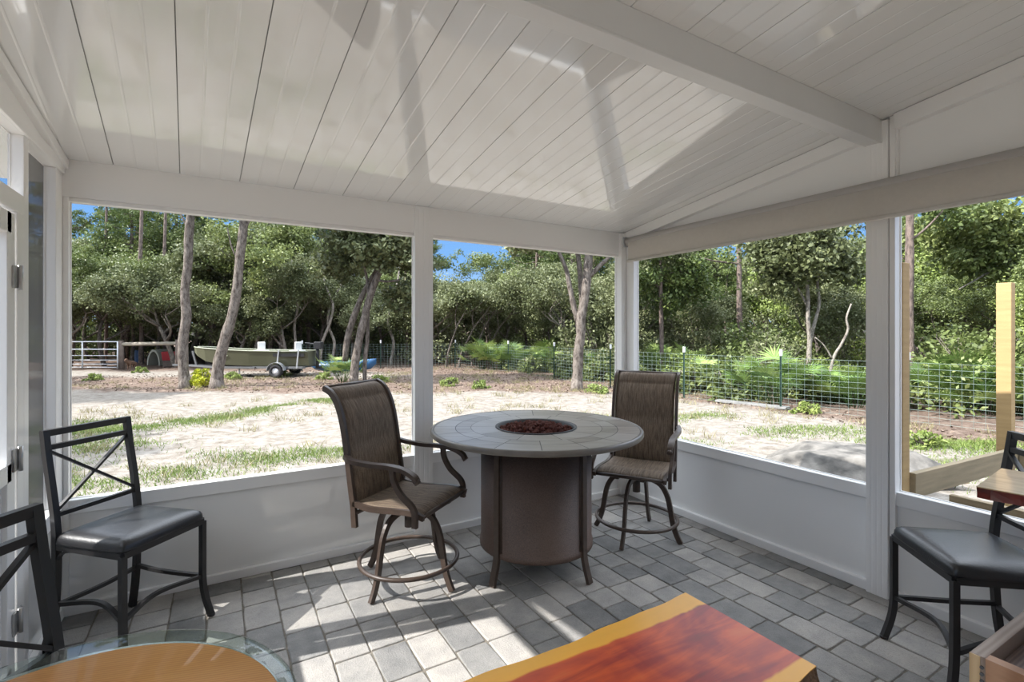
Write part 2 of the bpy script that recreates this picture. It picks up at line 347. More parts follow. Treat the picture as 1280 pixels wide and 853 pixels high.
def groundmat():
    m,nt,p=mat('sandy_yard'); L=nt.links.new
    g=N(nt,'ShaderNodeNewGeometry'); sp=N(nt,'ShaderNodeSeparateXYZ'); L(g.outputs['Position'],sp.inputs[0])
    n=N(nt,'ShaderNodeTexNoise',i_Scale=.55,i_Detail=6.0,i_Roughness=.62); L(g.outputs['Position'],n.inputs['Vector'])
    nf=N(nt,'ShaderNodeTexNoise',i_Scale=5.0,i_Detail=8.0,i_Roughness=.75); L(g.outputs['Position'],nf.inputs['Vector'])
    sand=ramp(nt,[(.30,(.11,.09,.073)),(.45,(.205,.18,.152)),(.60,(.285,.262,.232))],nf.outputs['Fac'])
    lit=ramp(nt,[(.3,(.07,.05,.04)),(.48,(.145,.105,.085)),(.62,(.22,.17,.135)),(.72,(.32,.28,.23))],nf.outputs['Fac'])
    # leaf litter zone: beyond the sand, towards the trees and along the fence
    a=N(nt,'ShaderNodeMath',operation='MULTIPLY_ADD'); L(sp.outputs['X'],a.inputs[0]); a.inputs[1].default_value=.543; a.inputs[2].default_value=-13.6
    b=N(nt,'ShaderNodeMath',operation='MULTIPLY_ADD'); L(sp.outputs['Y'],b.inputs[0]); b.inputs[1].default_value=.841; L(a.outputs[0],b.inputs[2])
    c=N(nt,'ShaderNodeMath',operation='SUBTRACT'); L(sp.outputs['X'],c.inputs[0]); c.inputs[1].default_value=9.9
    mxx=N(nt,'ShaderNodeMath',operation='MAXIMUM'); L(b.outputs[0],mxx.inputs[0]); L(c.outputs[0],mxx.inputs[1])
    wob=N(nt,'ShaderNodeMath',operation='MULTIPLY_ADD'); L(n.outputs['Fac'],wob.inputs[0]); wob.inputs[1].default_value=2.6; wob.inputs[2].default_value=-1.3
    ad=N(nt,'ShaderNodeMath',operation='ADD'); L(mxx.outputs[0],ad.inputs[0]); L(wob.outputs[0],ad.inputs[1])
    mr=N(nt,'ShaderNodeMapRange'); mr.inputs['From Min'].default_value=-.25; mr.inputs['From Max'].default_value=.35; L(ad.outputs[0],mr.inputs[0])
    # a pale track runs through the litter behind the first trees
    tr=N(nt,'ShaderNodeMath',operation='SUBTRACT'); L(b.outputs[0],tr.inputs[0]); tr.inputs[1].default_value=5.6
    ta=N(nt,'ShaderNodeMath',operation='ABSOLUTE'); L(tr.outputs[0],ta.inputs[0])
    tm=N(nt,'ShaderNodeMath',operation='MULTIPLY_ADD'); L(n.outputs['Fac'],tm.inputs[0]); tm.inputs[1].default_value=-3.0; L(ta.outputs[0],tm.inputs[2])
    tr2=N(nt,'ShaderNodeMapRange'); tr2.inputs['From Min'].default_value=-.6; tr2.inputs['From Max'].default_value=.3; L(tm.outputs[0],tr2.inputs[0])
    xm=N(nt,'ShaderNodeMapRange'); xm.inputs['From Min'].default_value=5; xm.inputs['From Max'].default_value=7; L(sp.outputs['X'],xm.inputs[0])
    mxt=N(nt,'ShaderNodeMath',operation='MAXIMUM'); L(tr2.outputs[0],mxt.inputs[0]); L(xm.outputs[0],mxt.inputs[1])
    ml=N(nt,'ShaderNodeMath',operation='MULTIPLY'); L(mr.outputs[0],ml.inputs[0]); L(mxt.outputs[0],ml.inputs[1])
    mx=N(nt,'ShaderNodeMix',data_type='RGBA'); L(ml.outputs[0],mx.inputs[0]); L(sand.outputs[0],mx.inputs[6]); L(lit.outputs[0],mx.inputs[7])
    L(mx.outputs[2],p.inputs['Base Color']); p.inputs['Roughness'].default_value=1; p.inputs['Specular IOR Level'].default_value=.05
    bp=N(nt,'ShaderNodeBump',i_Strength=.9,i_Distance=.05); L(nf.outputs['Fac'],bp.inputs['Height']); L(bp.outputs[0],p.inputs['Normal'])
    return m
M['ground']=groundmat()

# ------------------------------------------------------------------ porch shell
def tone_attr(o, vals):
    a=o.data.attributes.new('tone','FLOAT','FACE'); a.data.foreach_set('value',vals)
# floor: individual pavers modelled with rounded edges, over joint sand
f=MB(); tones=[]
f.box(XL-.06,XB+.08,YH-.1,YA+.08,GZ-.1,-.006,1); tones+=[0]*6
rnd=random.Random(3)
cw=.168; x=XL-.02
def pav(x0,x1,y0,y1,t):
    """one tumbled paver: worn wandering outline, rounded shoulders"""
    g=.0012; x0+=g;x1-=g;y0+=g;y1-=g; dz=rnd.uniform(-.0015,.0015); cx=(x0+x1)/2; cy=(y0+y1)/2
    c=[]; k=4
    for (ax,ay,bx,by) in ((x0,y0,x1,y0),(x1,y0,x1,y1),(x1,y1,x0,y1),(x0,y1,x0,y0)):
        for i in range(k):
            q=i/k; px=ax+(bx-ax)*q; py=ay+(by-ay)*q
            s_=rnd.uniform(.0,.0030)+(.0025 if i==0 else 0)
            px+=s_ if px<cx-.001 else (-s_ if px>cx+.001 else 0); py+=s_ if py<cy-.001 else (-s_ if py>cy+.001 else 0)
            c.append((px,py))
    n=len(c)
    def ring(s,z): return [(px+(cx-px)*s/abs(x1-x0)*2,py+(cy-py)*s/abs(y1-y0)*2,z) for px,py in c]
    vs=ring(0,-.02)+ring(0,-.006+dz)+ring(.002,-.0015+dz)+ring(.006,dz)
    fs=[(q*n+i,q*n+(i+1)%n,(q+1)*n+(i+1)%n,(q+1)*n+i) for q in range(3) for i in range(n)]+[tuple(range(3*n,4*n))]
    f.add(vs,fs,0,False); tones.extend([t]*(3*n+1))
while x<XB+.03:
    y=YH-rnd.uniform(0,.2)
    while y<YA+.03:
        l=rnd.choice([.168,.25,.25,.25,.168,.25]); pav(x,min(x+cw,XB+.05),y,min(y+l,YA+.05),rnd.choice([0.08,.22,.38,.45,.5,.55,.62,.7,.8])); y+=l
    x+=cw
fl=struct('floor',f,[M['paver'],M['joint']]); tone_attr(fl,tones)

# ceiling: extruded insulated roof pans running down the slope, with joints and ribs
prof=[]; x=XL-.45; j0=-.505
xs=[]
k=-3
pts=[(XL-.45,0)]
while True:
    jx=j0+.3015*k
    if jx>XB+.0: break
    if jx>XL-.4:
        pts+=[(jx-.0022,0),(jx-.0016,.007),(jx+.0016,.007),(jx+.0022,0)]
        for q in (.1,.2):
            pts+=[(jx+q-.006,0),(jx+q-.002,.0010),(jx+q+.002,.0010),(jx+q+.006,0)]
    k+=1
pts.append((XB+.30,0))
c=MB(); n=len(pts); ys=(YA+.38,YH-.1)
vs=[]; 
fanx=lambda px,yy: px+max(0,.062*(1-(px+.505)/1.45))*(YA-yy) if px>XL-.3 else px
for yy in ys: vs+=[(fanx(px,yy),yy,zc(yy)+dz) for px,dz in pts]
fs=[(i,i+1,n+i+1,n+i) for i in range(n-1)]
c.add(vs,fs,0)
for i in range(n-1):
    if pts[i][1]>.005 and pts[i+1][1]>.005: c.m[i]=1
top=.09
o0=len(c.v); a,b2=pts[0][0],pts[-1][0]
c.add([(a,ys[0],zc(ys[0])+top),(b2,ys[0],zc(ys[0])+top),(b2,ys[1],zc(ys[1])+top),(a,ys[1],zc(ys[1])+top)],[(0,1,2,3)])
c.add([(a,ys[0],zc(ys[0])),(b2,ys[0],zc(ys[0])),(b2,ys[0],zc(ys[0])+top),(a,ys[0],zc(ys[0])+top)],[(0,1,2,3)])
for xx in (a,b2): c.add([(xx,ys[0],zc(ys[0])),(xx,ys[1],zc(ys[1])),(xx,ys[1],zc(ys[1])+top),(xx,ys[0],zc(ys[0])+top)],[(0,1,2,3)])
struct('ceiling',c,[M['ceiling'],M['joint_grey']])

ZS,ZH=.605,2.21          # sill top, header underside
def rail(mb,a,b,w,h,mat=0): mb.obox(a,b,w,h,mat)
# back wall: kick panels, rails, header
w=MB()
w.box(XL-.05,XB+.05,YA+.018,YA+.03,.0,ZS-.02,1)                         # kick panel
w.box(XL-.05,XB+.05,YA+.0,YA+.055,ZH,2.407+.005,0)                      # header fascia
w.box(XL,XB+.05,YA+.010,YA+.062,ZH-.022,ZH,0)
w.box(XL,XB+.05,YA+.004,YA+.062,ZS-.075,ZS,0)                           # sill rail
struct('wall_back',w,[M['white'],M['panel']],bevel=.003)
b=MB(); b.box(XL,XB,YA-.008,YA+.05,0,.052); struct('baseboard_back',b,M['white'],bevel=.003)
def fluted_post(name, x0,x1,y0,y1,z0,z1, face, ztop=None):
    """hollow aluminium post with shallow flutes on the inner face; face 'y-' or 'x-'"""
    m=MB(); nfl=3; d=.003
    if face=='y-':
        wd=x1-x0; pr=[(x0,y1),(x0,y0)]
        for i in range(nfl):
            cx=x0+wd*(i+1)/(nfl+1); pr+=[(cx-.006,y0),(cx-.002,y0+d*.5),(cx+.002,y0+d*.5),(cx+.006,y0)]
        pr+=[(x1,y0),(x1,y1)]
    else:
        wd=y1-y0; pr=[(x1,y1),(x0,y1)]
        for i in range(nfl):
            cy=y1-wd*(i+1)/(nfl+1); pr+=[(x0,cy+.006),(x0+d*.4,cy+.002),(x0+d*.4,cy-.002),(x0,cy-.006)]
        pr+=[(x0,y0),(x1,y0)]
    m.prism(pr,z0,z1); return struct(name,m,M['white'])
# positions from the photograph
def xA(px,y=YA):
    t=(px-640)/FPX; D=y/(CY-t*SY); return D*(t*CY+SY)
def yB(px,x=XB):
    t=(px-640)/FPX; D=x/(t*CY+SY); return D*(CY-t*SY)
pa0,pa1=xA(518),xA(540.5)
fluted_post('trim_1',pa0,pa1,YA-.012,YA+.06,0,2.405,'y-')
m=MB(); m.box(XL,xA(85.5),YA+.0,YA+.06,.05,ZH); struct('trim_2',m,M['white'],bevel=.003)         # left corner jamb
fluted_post('trim_3',xA(774)-.0,XB+.06,YA-.03,YA+.06,0,2.40,'y-')                                # corner post, back face
yc1=yB(792.5)
fluted_post('trim_4',XB-.005,XB+.06,yc1,YA-.03,0,2.44,'x-')                                      # corner post, right face
# right wall: kick panels, rails, header, gable
yp1,yp0,yj0=yB(1085),yB(1112),yB(1120)
w=MB()
w.box(XB+.02,XB+.03,YH,YA,.0,ZS-.02,1)
w.box(XB+.004,XB+.062,YH,YA,ZS-.075,ZS,0)
w.box(XB+.0,XB+.06,YH,YA,2.19,2.31,0)
g=[(YA+.03,2.3),(YA+.03,zc(YA+.03)),(YH,zc(YH)),(YH,2.3)]
v=[(XB+.02,p[0],p[1]) for p in g]+[(XB+.05,p[0],p[1]) for p in g]
w.add(v,[(0,1,2,3),(7,6,5,4),(0,4,5,1),(1,5,6,2),(2,6,7,3),(3,7,4,0)],2)
w.box(XB-.0,XB+.06,yj0-.01,yj0+.032,2.3,zc(yj0)-.002,0)
struct('wall_right',w,[M['white'],M['panel'],M['gable']],bevel=.003)
b=MB(); b.box(XB-.010,XB+.05,YH,YA-.02,0,.055); struct('baseboard_right',b,M['white'],bevel=.003)
r=MB()                                                                                           # rake trim under the ceiling
for (y0,y1) in ((YA-.02,yp1+.0),(yj0+.0,YH)):
    r.obox((XB-.0,y0,zc(y0)-.045),(XB-.0,y1,zc(y1)-.045),.05,.085)
struct('trim_5',r,M['white'],bevel=.003)
fluted_post('trim_6',XB-.025,XB+.07,yp0,yp1,0,zc(yp1)-.004,'x-')
m=MB(); m.box(XB-.012,XB+.07,yj0,yp0-.003,0,2.66); struct('trim_7',m,M['white'],bevel=.002)
m=MB(); m.box(XB+.0,XB+.06,YH,YH+.06,0,2.9); struct('trim_8',m,M['white'])
# beam across the ceiling
bm_=MB(); y0,y1=1.35,1.435
bm_.box(XL-.02,XB+.012,y0,y1,2.566,zc(y1)+.01)
bm_.box(XL-.02,XB+.010,y0-.004,y0+.004,2.560,2.574)
struct('trim_9',bm_,M['beam'],bevel=.003)
# left wall: header, side opening, post, transom, door and solid wall beyond
ZL=2.328; ZD0,ZD1=1.99,2.07
yo1,yo0=3.317,2.906; yt=2.846; yd1,yd0=2.769,1.90
w=MB(); x0,x1=XL-.052,XL
def gpoly(y0,y1,za):
    return [(x0,y0,za),(x0,y1,za),(x0,y1,zc(y1)),(x0,y0,zc(y0)),(x1,y0,za),(x1,y1,za),(x1,y1,zc(y1)),(x1,y0,zc(y0))]
BF=[(0,1,2,3),(7,6,5,4),(0,4,5,1),(1,5,6,2),(2,6,7,3),(3,7,4,0)]
w.add(gpoly(YH,YA+.05,ZL),BF,0)                       # header and gable above the openings
w.box(x0,x1,yo1,YA+.05,0,ZL,0)                        # corner post
w.box(x0,x1,yt,yo0,0,ZL,0)                            # post between side light and door
w.box(x0,x1,yo0,yo1,ZS-.08,ZS,0); w.box(x0+.02,x1-.02,yo0,yo1,0,ZS-.08,1)
w.box(x0,x1,yd0-.08,yt,ZD0,ZD1,0)                     # transom rail
w.box(x0,x1,yd1,yt,0,ZD0,0)                           # door jamb
w.box(x0,x1,.75,yd0,0,ZL,0); w.box(x0,x1,YH,.75,0,ZS,0); w.box(x0,x1,YH,-1.1,0,ZL,0)                            # wall beyond the door
struct('wall_left',w,[M['white'],M['panel']],bevel=.003)
m=MB(); m.obox((XL+.012,YA,zc(YA)-.03),(XL+.012,YH,zc(YH)-.03),.03,.05); m.box(XL-.002,XL+.012,YH,YA,ZL+.0,ZL+.06)
struct('trim_10',m,M['white'],bevel=.003)
b=MB(); b.box(XL-.02,XL+.008,yd1,YA-.01,0,.05); struct('baseboard_left',b,M['white'],bevel=.002)
# house wall behind the camera
w=MB(); w.box(XL-.5,XB+.3,YH-.12,YH,GZ,3.2); struct('wall_house',w,M['siding'])
# screens
def screen_pane(name,vs,m,frame=None):
    s=MB(); s.add(vs,[(0,1,2,3)]); return struct(name,s,m)
ysc=YA+.045; xsc=XB+.05
def win(name,vs,m):
    """one screened opening: the mesh with its spline bead"""
    s=MB(); s.add(vs,[(0,1,2,3)]); o=struct(name,s,m)
    e=MB()
    for i in range(4): e.obox(vs[i],vs[(i+1)%4],.008,.008)
    e.build('spline_bead',M['white'],o); return o
xl0=xA(85.5)
win('window_1',[(xl0,ysc,ZS),(pa0,ysc,ZS),(pa0,ysc,ZH-.02),(xl0,ysc,ZH-.02)],M['screen'])
win('window_2',[(pa1,ysc,ZS),(xA(774),ysc,ZS),(xA(774),ysc,ZH-.02),(pa1,ysc,ZH-.02)],M['screen'])
win('window_3',[(xsc,yc1,ZS),(xsc,yp1,ZS),(xsc,yp1,2.19),(xsc,yc1,2.19)],M['screen'])
win('window_4',[(xsc,yj0,ZS),(xsc,YH+.06,ZS),(xsc,YH+.06,2.19),(xsc,yj0,2.19)],M['screen'])
xo=XL-.046
win('window_5',[(xo,yo1,ZS),(xo,yo0,ZS),(xo,yo0,ZL),(xo,yo1,ZL)],M['screen_side'])
win('window_6',[(xo,yt,ZD1),(xo,yd0,ZD1),(xo,yd0,ZL),(xo,yt,ZL)],M['screen_solar'])
# screen door
d=MB(); sw=.085
for (ya_,yb_) in ((yd0+.004,yd0+.004+sw),(yd1-.012-sw,yd1-.012)): d.box(x0+.008,x1-.004,ya_,yb_,.02,ZD0-.015)
for (za_,zb_) in ((.02,.16),(.90,.975),(ZD0-.10,ZD0-.015)): d.box(x0+.008,x1-.004,yd0+.05,yd1-.05,za_,zb_)
door=struct('door_1',d,M['white'],bevel=.003)
s=MB(); s.add([(xo+.02,yd0+.05,.97),(xo+.02,yd1-.05,.97),(xo+.02,yd1-.05,ZD0-.09),(xo+.02,yd0+.05,ZD0-.09)],[(0,1,2,3)]); s.build('door_screen',M['screen_solar'],door)
s=MB(); s.box(x0+.02,x1-.02,yd0+.06,yd1-.06,.15,.91); s.build('kick_panel',M['panel'],door)
for zz in (.98,.32,1.72):
    h=MB(); h.box(x1-.003,x1+.004,yd1-.05,yd1+.035,zz-.045,zz+.045); h.tube([(x1+.010,yd1-.006,zz-.05),(x1+.010,yd1-.006,zz+.05)],.009,10)
    h.build('hinge',M['hinge'],door)
h=MB(); h.tube([(x1+.0,yd0+.05,1.0),(x1+.045,yd0+.05,1.0),(x1+.045,yd0+.05,1.13),(x1+.0,yd0+.05,1.13)],.008,8); h.build('door_handle',M['blackp'],door)

# roller shade on the right wall
rs=thing('roller_shade','off-white rolled fabric shade along the top of the right-hand openings','roller shade',(XB-.058,(yc1+.02-.75)/2,2.307))
oy=(yc1+.02-.75)/2; L2=(yc1+.02+.75)/2
m=MB(); m.tube([(0,-L2,0),(0,L2,0)],.040,20); m.build('roller',M['roller'],rs)
m=MB(); m.box(-.0385,-.0360,-L2+.015,L2-.045,2.135-2.307,.0); m.build('shade_fabric',M['shade'],rs)
m=MB(); m.tube([(-.037,-L2+.01,2.128-2.307),(-.037,L2-.04,2.128-2.307)],.013,12); m.build('bottom_rail',M['shade'],rs)
m=MB(); m.box(-.045,.055,L2,L2+.012,-.045,.045); m.tube([(0,L2-.01,0),(0,L2+.012,0)],.02,12); m.build('bracket',M['steel'],rs)

# ------------------------------------------------------------------ furniture
# round fire-pit table
TX,TD=.155,3.20; tx,ty=cam2room(TX,TD); ta=-YAW
tb=thing('fire_pit_table','round brown fire pit table with tiled top and drum base in the back corner','table',(tx,ty,0),ta)
TZ=.885
m=MB(); m.lathe([(.655,TZ-.034),(.668,TZ-.032),(.675,TZ-.024),(.675,TZ-.006),(.669,TZ+.001),(.655,TZ+.002),(.652,TZ-.002),(.652,TZ-.034)],96,closed=True); m.build('table_rim',M['rim'],tb)
m=MB(); tn=[]
rr=random.Random(5)
def ringtiles(r0,r1,nt_,seg,z):
    for i in range(nt_):
        a0=2*PI*i/nt_+.0025/r1; a1=2*PI*(i+1)/nt_-.0025/r1; tt=rr.random(); vs=[]
        for k in range(seg+1):
            a=a0+(a1-a0)*k/seg
            for r_ in (r0,r1): vs.append((r_*math.cos(a),r_*math.sin(a),z))
        fs=[(2*k,2*k+1,2*k+3,2*k+2) for k in range(seg)]
        m.add(vs,fs,0); tn.extend([tt]*seg)
        # tile edges down to the bed
ringtiles(.262,.418,10,8,TZ); ringtiles(.421,.515,16,6,TZ); ringtiles(.519,.651,16,6,TZ)
nb=len(tn); m.lathe([(.24,TZ-.003),(.652,TZ-.003)],96,mat=1); tn+= [0]*(len(m.f)-nb)
m.lathe([(.24,TZ-.03),(.652,TZ-.03)],96,mat=1); tn+=[0]*(len(m.f)-len(tn))
o=m.build('table_top',[M['tile'],M['seam']],tb); tone_attr(o,tn)
m=MB(); m.lathe([(.262,TZ+.0),(.262,TZ+.006),(.250,TZ+.006),(.240,TZ-.002),(.232,TZ-.03),(.20,TZ-.075),(0.001,TZ-.08)],64); m.lathe([(.262,TZ),(.262,TZ-.06),(.20,TZ-.09)],64); m.build('burner_bowl',M['bowl'],tb)
m=MB(); m.lathe([(.30,TZ-.034),(.355,TZ-.034),(.355,.19),(.362,.185),(.362,.155),(.345,.150),(.30,.150)],96); m.build('drum_base',M['drum'],tb)
for q,a in enumerate((-132,-41,49,139)):
    a=math.radians(a); m=MB()
    e=[(.360,TZ-.036),(.362,.5),(.364,.2),(.372,.12),(.392,.05),(.405,.004)]
    P=[(r_*math.cos(a),r_*math.sin(a),z) for r_,z in e]
    P=smooth_pts(P,4); m.tube(P,0,flat=(.040,.022,(math.cos(a),math.sin(a),0)))
    m.build('leg',M['bronze'],tb)
    # two raised panel ribs beside each leg
    for s_ in (-1,1):
        aa=a+s_*.075; g=MB(); g.tube([(.357*math.cos(aa),.357*math.sin(aa),TZ-.04),(.357*math.cos(aa),.357*math.sin(aa),.19)],.005,6); g.build('panel_rib',M['bronze'],tb)
# lava rocks, each its own piece
rocks=[]
def rockmesh(seed):
    bm=bmesh.new(); bmesh.ops.create_icosphere(bm,subdivisions=2,radius=1); r_=random.Random(seed)
    dirs=[(Vector((r_.uniform(-1,1),r_.uniform(-1,1),r_.uniform(-1,1))).normalized(),r_.uniform(.6,.85)) for _ in range(9)]
    for v in bm.verts:
        for d_,h_ in dirs:
            t=v.co.dot(d_)
            if t>h_: v.co-=d_*(t-h_)
        v.co*=1+r_.uniform(-.07,.07)
    me=bpy.data.meshes.new('lava_rock'); bm.to_mesh(me); bm.free(); me.materials.append(M['lava']); return me
rmesh=[rockmesh(i) for i in range(5)]
rk=random.Random(11); placed=[]
for it in range(6000):
    if len(placed)>=150: break
    r_=.222*math.sqrt(rk.random()); a=rk.uniform(0,2*PI); s_=rk.uniform(.014,.021)
    px_,py_=r_*math.cos(a),r_*math.sin(a)
    lay=0 if len(placed)<95 else 1
    if any((px_-q[0])**2+(py_-q[1])**2<((s_+q[2])*.80)**2 and q[3]==lay for q in placed): continue
    if lay and r_>.17: continue
    placed.append((px_,py_,s_,lay))
cta,sta=math.cos(ta),math.sin(ta)
for i,(px_,py_,s_,lay) in enumerate(placed):
    o=bpy.data.objects.new('lava_rock',rmesh[i%5]); COL.objects.link(o)
    z=TZ-.015+lay*.020-.18*max(0,math.hypot(px_,py_)-.12)*lay
    o.location=(tx+px_*cta-py_*sta,ty+px_*sta+py_*cta,z); o.scale=(s_*1.25,s_,s_*.85); o.rotation_euler=(rk.uniform(0,6),rk.uniform(0,6),rk.uniform(0,6))
    tag(o,'small rough red lava rock heaped in the bowl of the fire pit table','lava rock','lava rocks in the fire pit bowl')
m=MB(); m.lathe([(0.001,TZ-.055),(.19,TZ-.055),(.228,TZ-.026)],40); m.build('burner_plate',M['lava'],tb)

# swivel patio bar chair, +x is the way it faces
def make_swivel(label,leg_off):
    t=thing('swivel_chair',label,'chair',group=None)
    Z=.51; W=.255
    back=[(-.215,Z-.012),(-.232,.60),(-.262,.80),(-.292,.96),(-.330,1.07),(-.378,1.135),(-.432,1.163)]
    backs=[(p.x,p.z) for p in smooth_pts([(a,0,b) for a,b in back],9)]
    # sling back, padded
    def sheet(prof,th,wid,sag,seams,name,pad=.022):
        ny=14; mb=MB(); vs=[]; k=len(prof)
        nor=[]
        for i in range(k):
            a=prof[max(i-1,0)]; b=prof[min(i+1,k-1)]; dx,dz=b[0]-a[0],b[1]-a[1]; l=math.hypot(dx,dz); nor.append((dz/l,-dx/l))
        for side in (1,-1):
            for i,(px_,pz_) in enumerate(prof):
                s_=i/(k-1); puff=0
                for a,b in zip(seams[:-1],seams[1:]):
                    if a<=s_<=b: puff=pad*max(0,math.sin(PI*(s_-a)/(b-a)))**.6
                for j in range(ny+1):
                    u=-1+2*j/ny; e=(1-abs(u)**6)
                    off=side*(th/2+puff*e)-sag*(1-u*u)
                    vs.append((px_+nor[i][0]*off,u*wid,pz_+nor[i][1]*off))
        n1=ny+1; fs=[]
        for sd in (0,1):
            o_=sd*k*n1
            fs+=[(o_+i*n1+j,o_+i*n1+j+1,o_+(i+1)*n1+j+1,o_+(i+1)*n1+j) for i in range(k-1) for j in range(ny)]
        K=k*n1
        for i in range(k-1):
            fs+=[(i*n1,(i+1)*n1,K+(i+1)*n1,K+i*n1),(i*n1+ny,(i+1)*n1+ny,K+(i+1)*n1+ny,K+i*n1+ny)]
        for j in range(ny):
            fs+=[(j,j+1,K+j+1,K+j),((k-1)*n1+j,(k-1)*n1+j+1,K+(k-1)*n1+j+1,K+(k-1)*n1+j)]
        mb.add(vs,fs,0,True); return mb.build(name,M['sling'],t)
    sheet(backs,.006,W-.028,.010,[0,.36,.70,1],'backrest')
    seatp=[(p.x,p.z) for p in smooth_pts([(-.205,0,Z+.0),(-.10,0,Z-.012),(.05,0,Z-.004),(.18,0,Z+.004),(.245,0,Z-.010)],5)]
    sheet(seatp[::-1],.006,W-.022,.006,[0,.5,1],'seat',.010)
    for s_ in (-1,1):
        fr=MB(); y=s_*(W-.012)
        P=smooth_pts([(a,y,b) for a,b in back],5); P=[Vector((-.205,y,Z-.14))]+P
        fr.tube(P,0,flat=(.022,.034,(1,0,0)))
        fr.build('back_frame',M['bronze'],t)
        fr=MB(); P=smooth_pts([(a,y,b-.012) for a,b in ((-.215,Z+.01),(-.10,Z-.008),(.05,Z),(.18,Z+.006),(.26,Z-.012))],5)
        fr.tube(P,0,flat=(.022,.030,(0,0,1))); fr.build('seat_rail',M['bronze'],t)
        ar=MB(); ya=s_*(W+.018)
        P=smooth_pts([(-.262,ya-s_*.02,.775),(-.20,ya,.758),(-.08,ya,.750),(.05,ya,.752),(.15,ya,.742),(.215,ya,.715),(.235,ya,.690)],6)
        ar.tube(P,0,flat=(.036,.024,(0,0,1))); ar.tube([P[-1]+Vector((-.004,0,.004)),P[-1]+Vector((.008,0,-.010))],.019,10)
        ar.build('armrest',M['bronze'],t)
        ar=MB(); P=smooth_pts([(.075,ya,.740),(.085,ya,.68),(.13,ya,.61),(.20,ya,.555),(.222,ya,.51),(.222,ya,.44)],5)
        ar.tube(P,0,flat=(.022,.030,(1,0,0))); ar.tube([(.222,ya,.50),(.222,y,.50)],.012,8); ar.build('arm_support',M['bronze'],t)
    m=MB(); m.tube([(back[-1][0],-W+.01,back[-1][1]),(back[-1][0],W-.01,back[-1][1])],.014,10); m.build('top_rail',M['bronze'],t)
    m=MB(); m.tube([(.245,-W+.01,Z-.022),(.245,W-.01,Z-.022)],.013,8); m.tube([(-.205,-W+.01,Z-.06),(-.205,W-.01,Z-.06)],.013,8)
    m.obox((-.20,-.09,Z-.055),(.23,-.09,Z-.04),.03,.02); m.obox((-.20,.09,Z-.055),(.23,.09,Z-.04),.03,.02)
    m.box(-.11,.11,-.10,.10,Z-.075,Z-.058); m.build('seat_frame',M['bronze'],t)
    m=MB(); m.tube([(0,0,Z-.06),(0,0,Z-.09)],.055,20); m.tube([(0,0,Z-.09),(0,0,Z-.19)],.028,16); m.build('swivel_hub',M['bronze'],t)
    for q in range(4):
        a=q*PI/2+leg_off; m=MB()
        e=[(.03,.425),(.10,.428),(.175,.400),(.222,.330),(.245,.240),(.262,.145),(.285,.070),(.318,.004)]
        P=smooth_pts([(r_*math.cos(a),r_*math.sin(a),z) for r_,z in e],4)
        m.tube(P,0,flat=(.034,.020,(-math.sin(a),math.cos(a),0))); m.build('leg',M['bronze'],t)
    m=MB(); R=.290; n=64
    P=[(R*math.cos(2*PI*i/n),R*math.sin(2*PI*i/n),.135) for i in range(n+1)]; m.tube(P,.0125,10,cap=False)
    m.build('foot_ring',M['bronze'],t)
    return t
def place(o,X,D,camang,z=0):
    x,y=cam2room(X,D); o.location=(x,y,z); o.rotation_euler=(0,0,camang-YAW)
s1=make_swivel('brown sling swivel chair turned to the right in front of the left opening',math.radians(-6))
place(s1,-.623,3.0,math.radians(-22.5))
s2=copy_tree(s1); s2['label']='brown sling swivel chair facing the camera in the far corner behind the round table'
place(s2,.917,3.65,math.radians(-116.4))
for o in (s1,s2): o['group']='swivel chairs at the fire pit table'

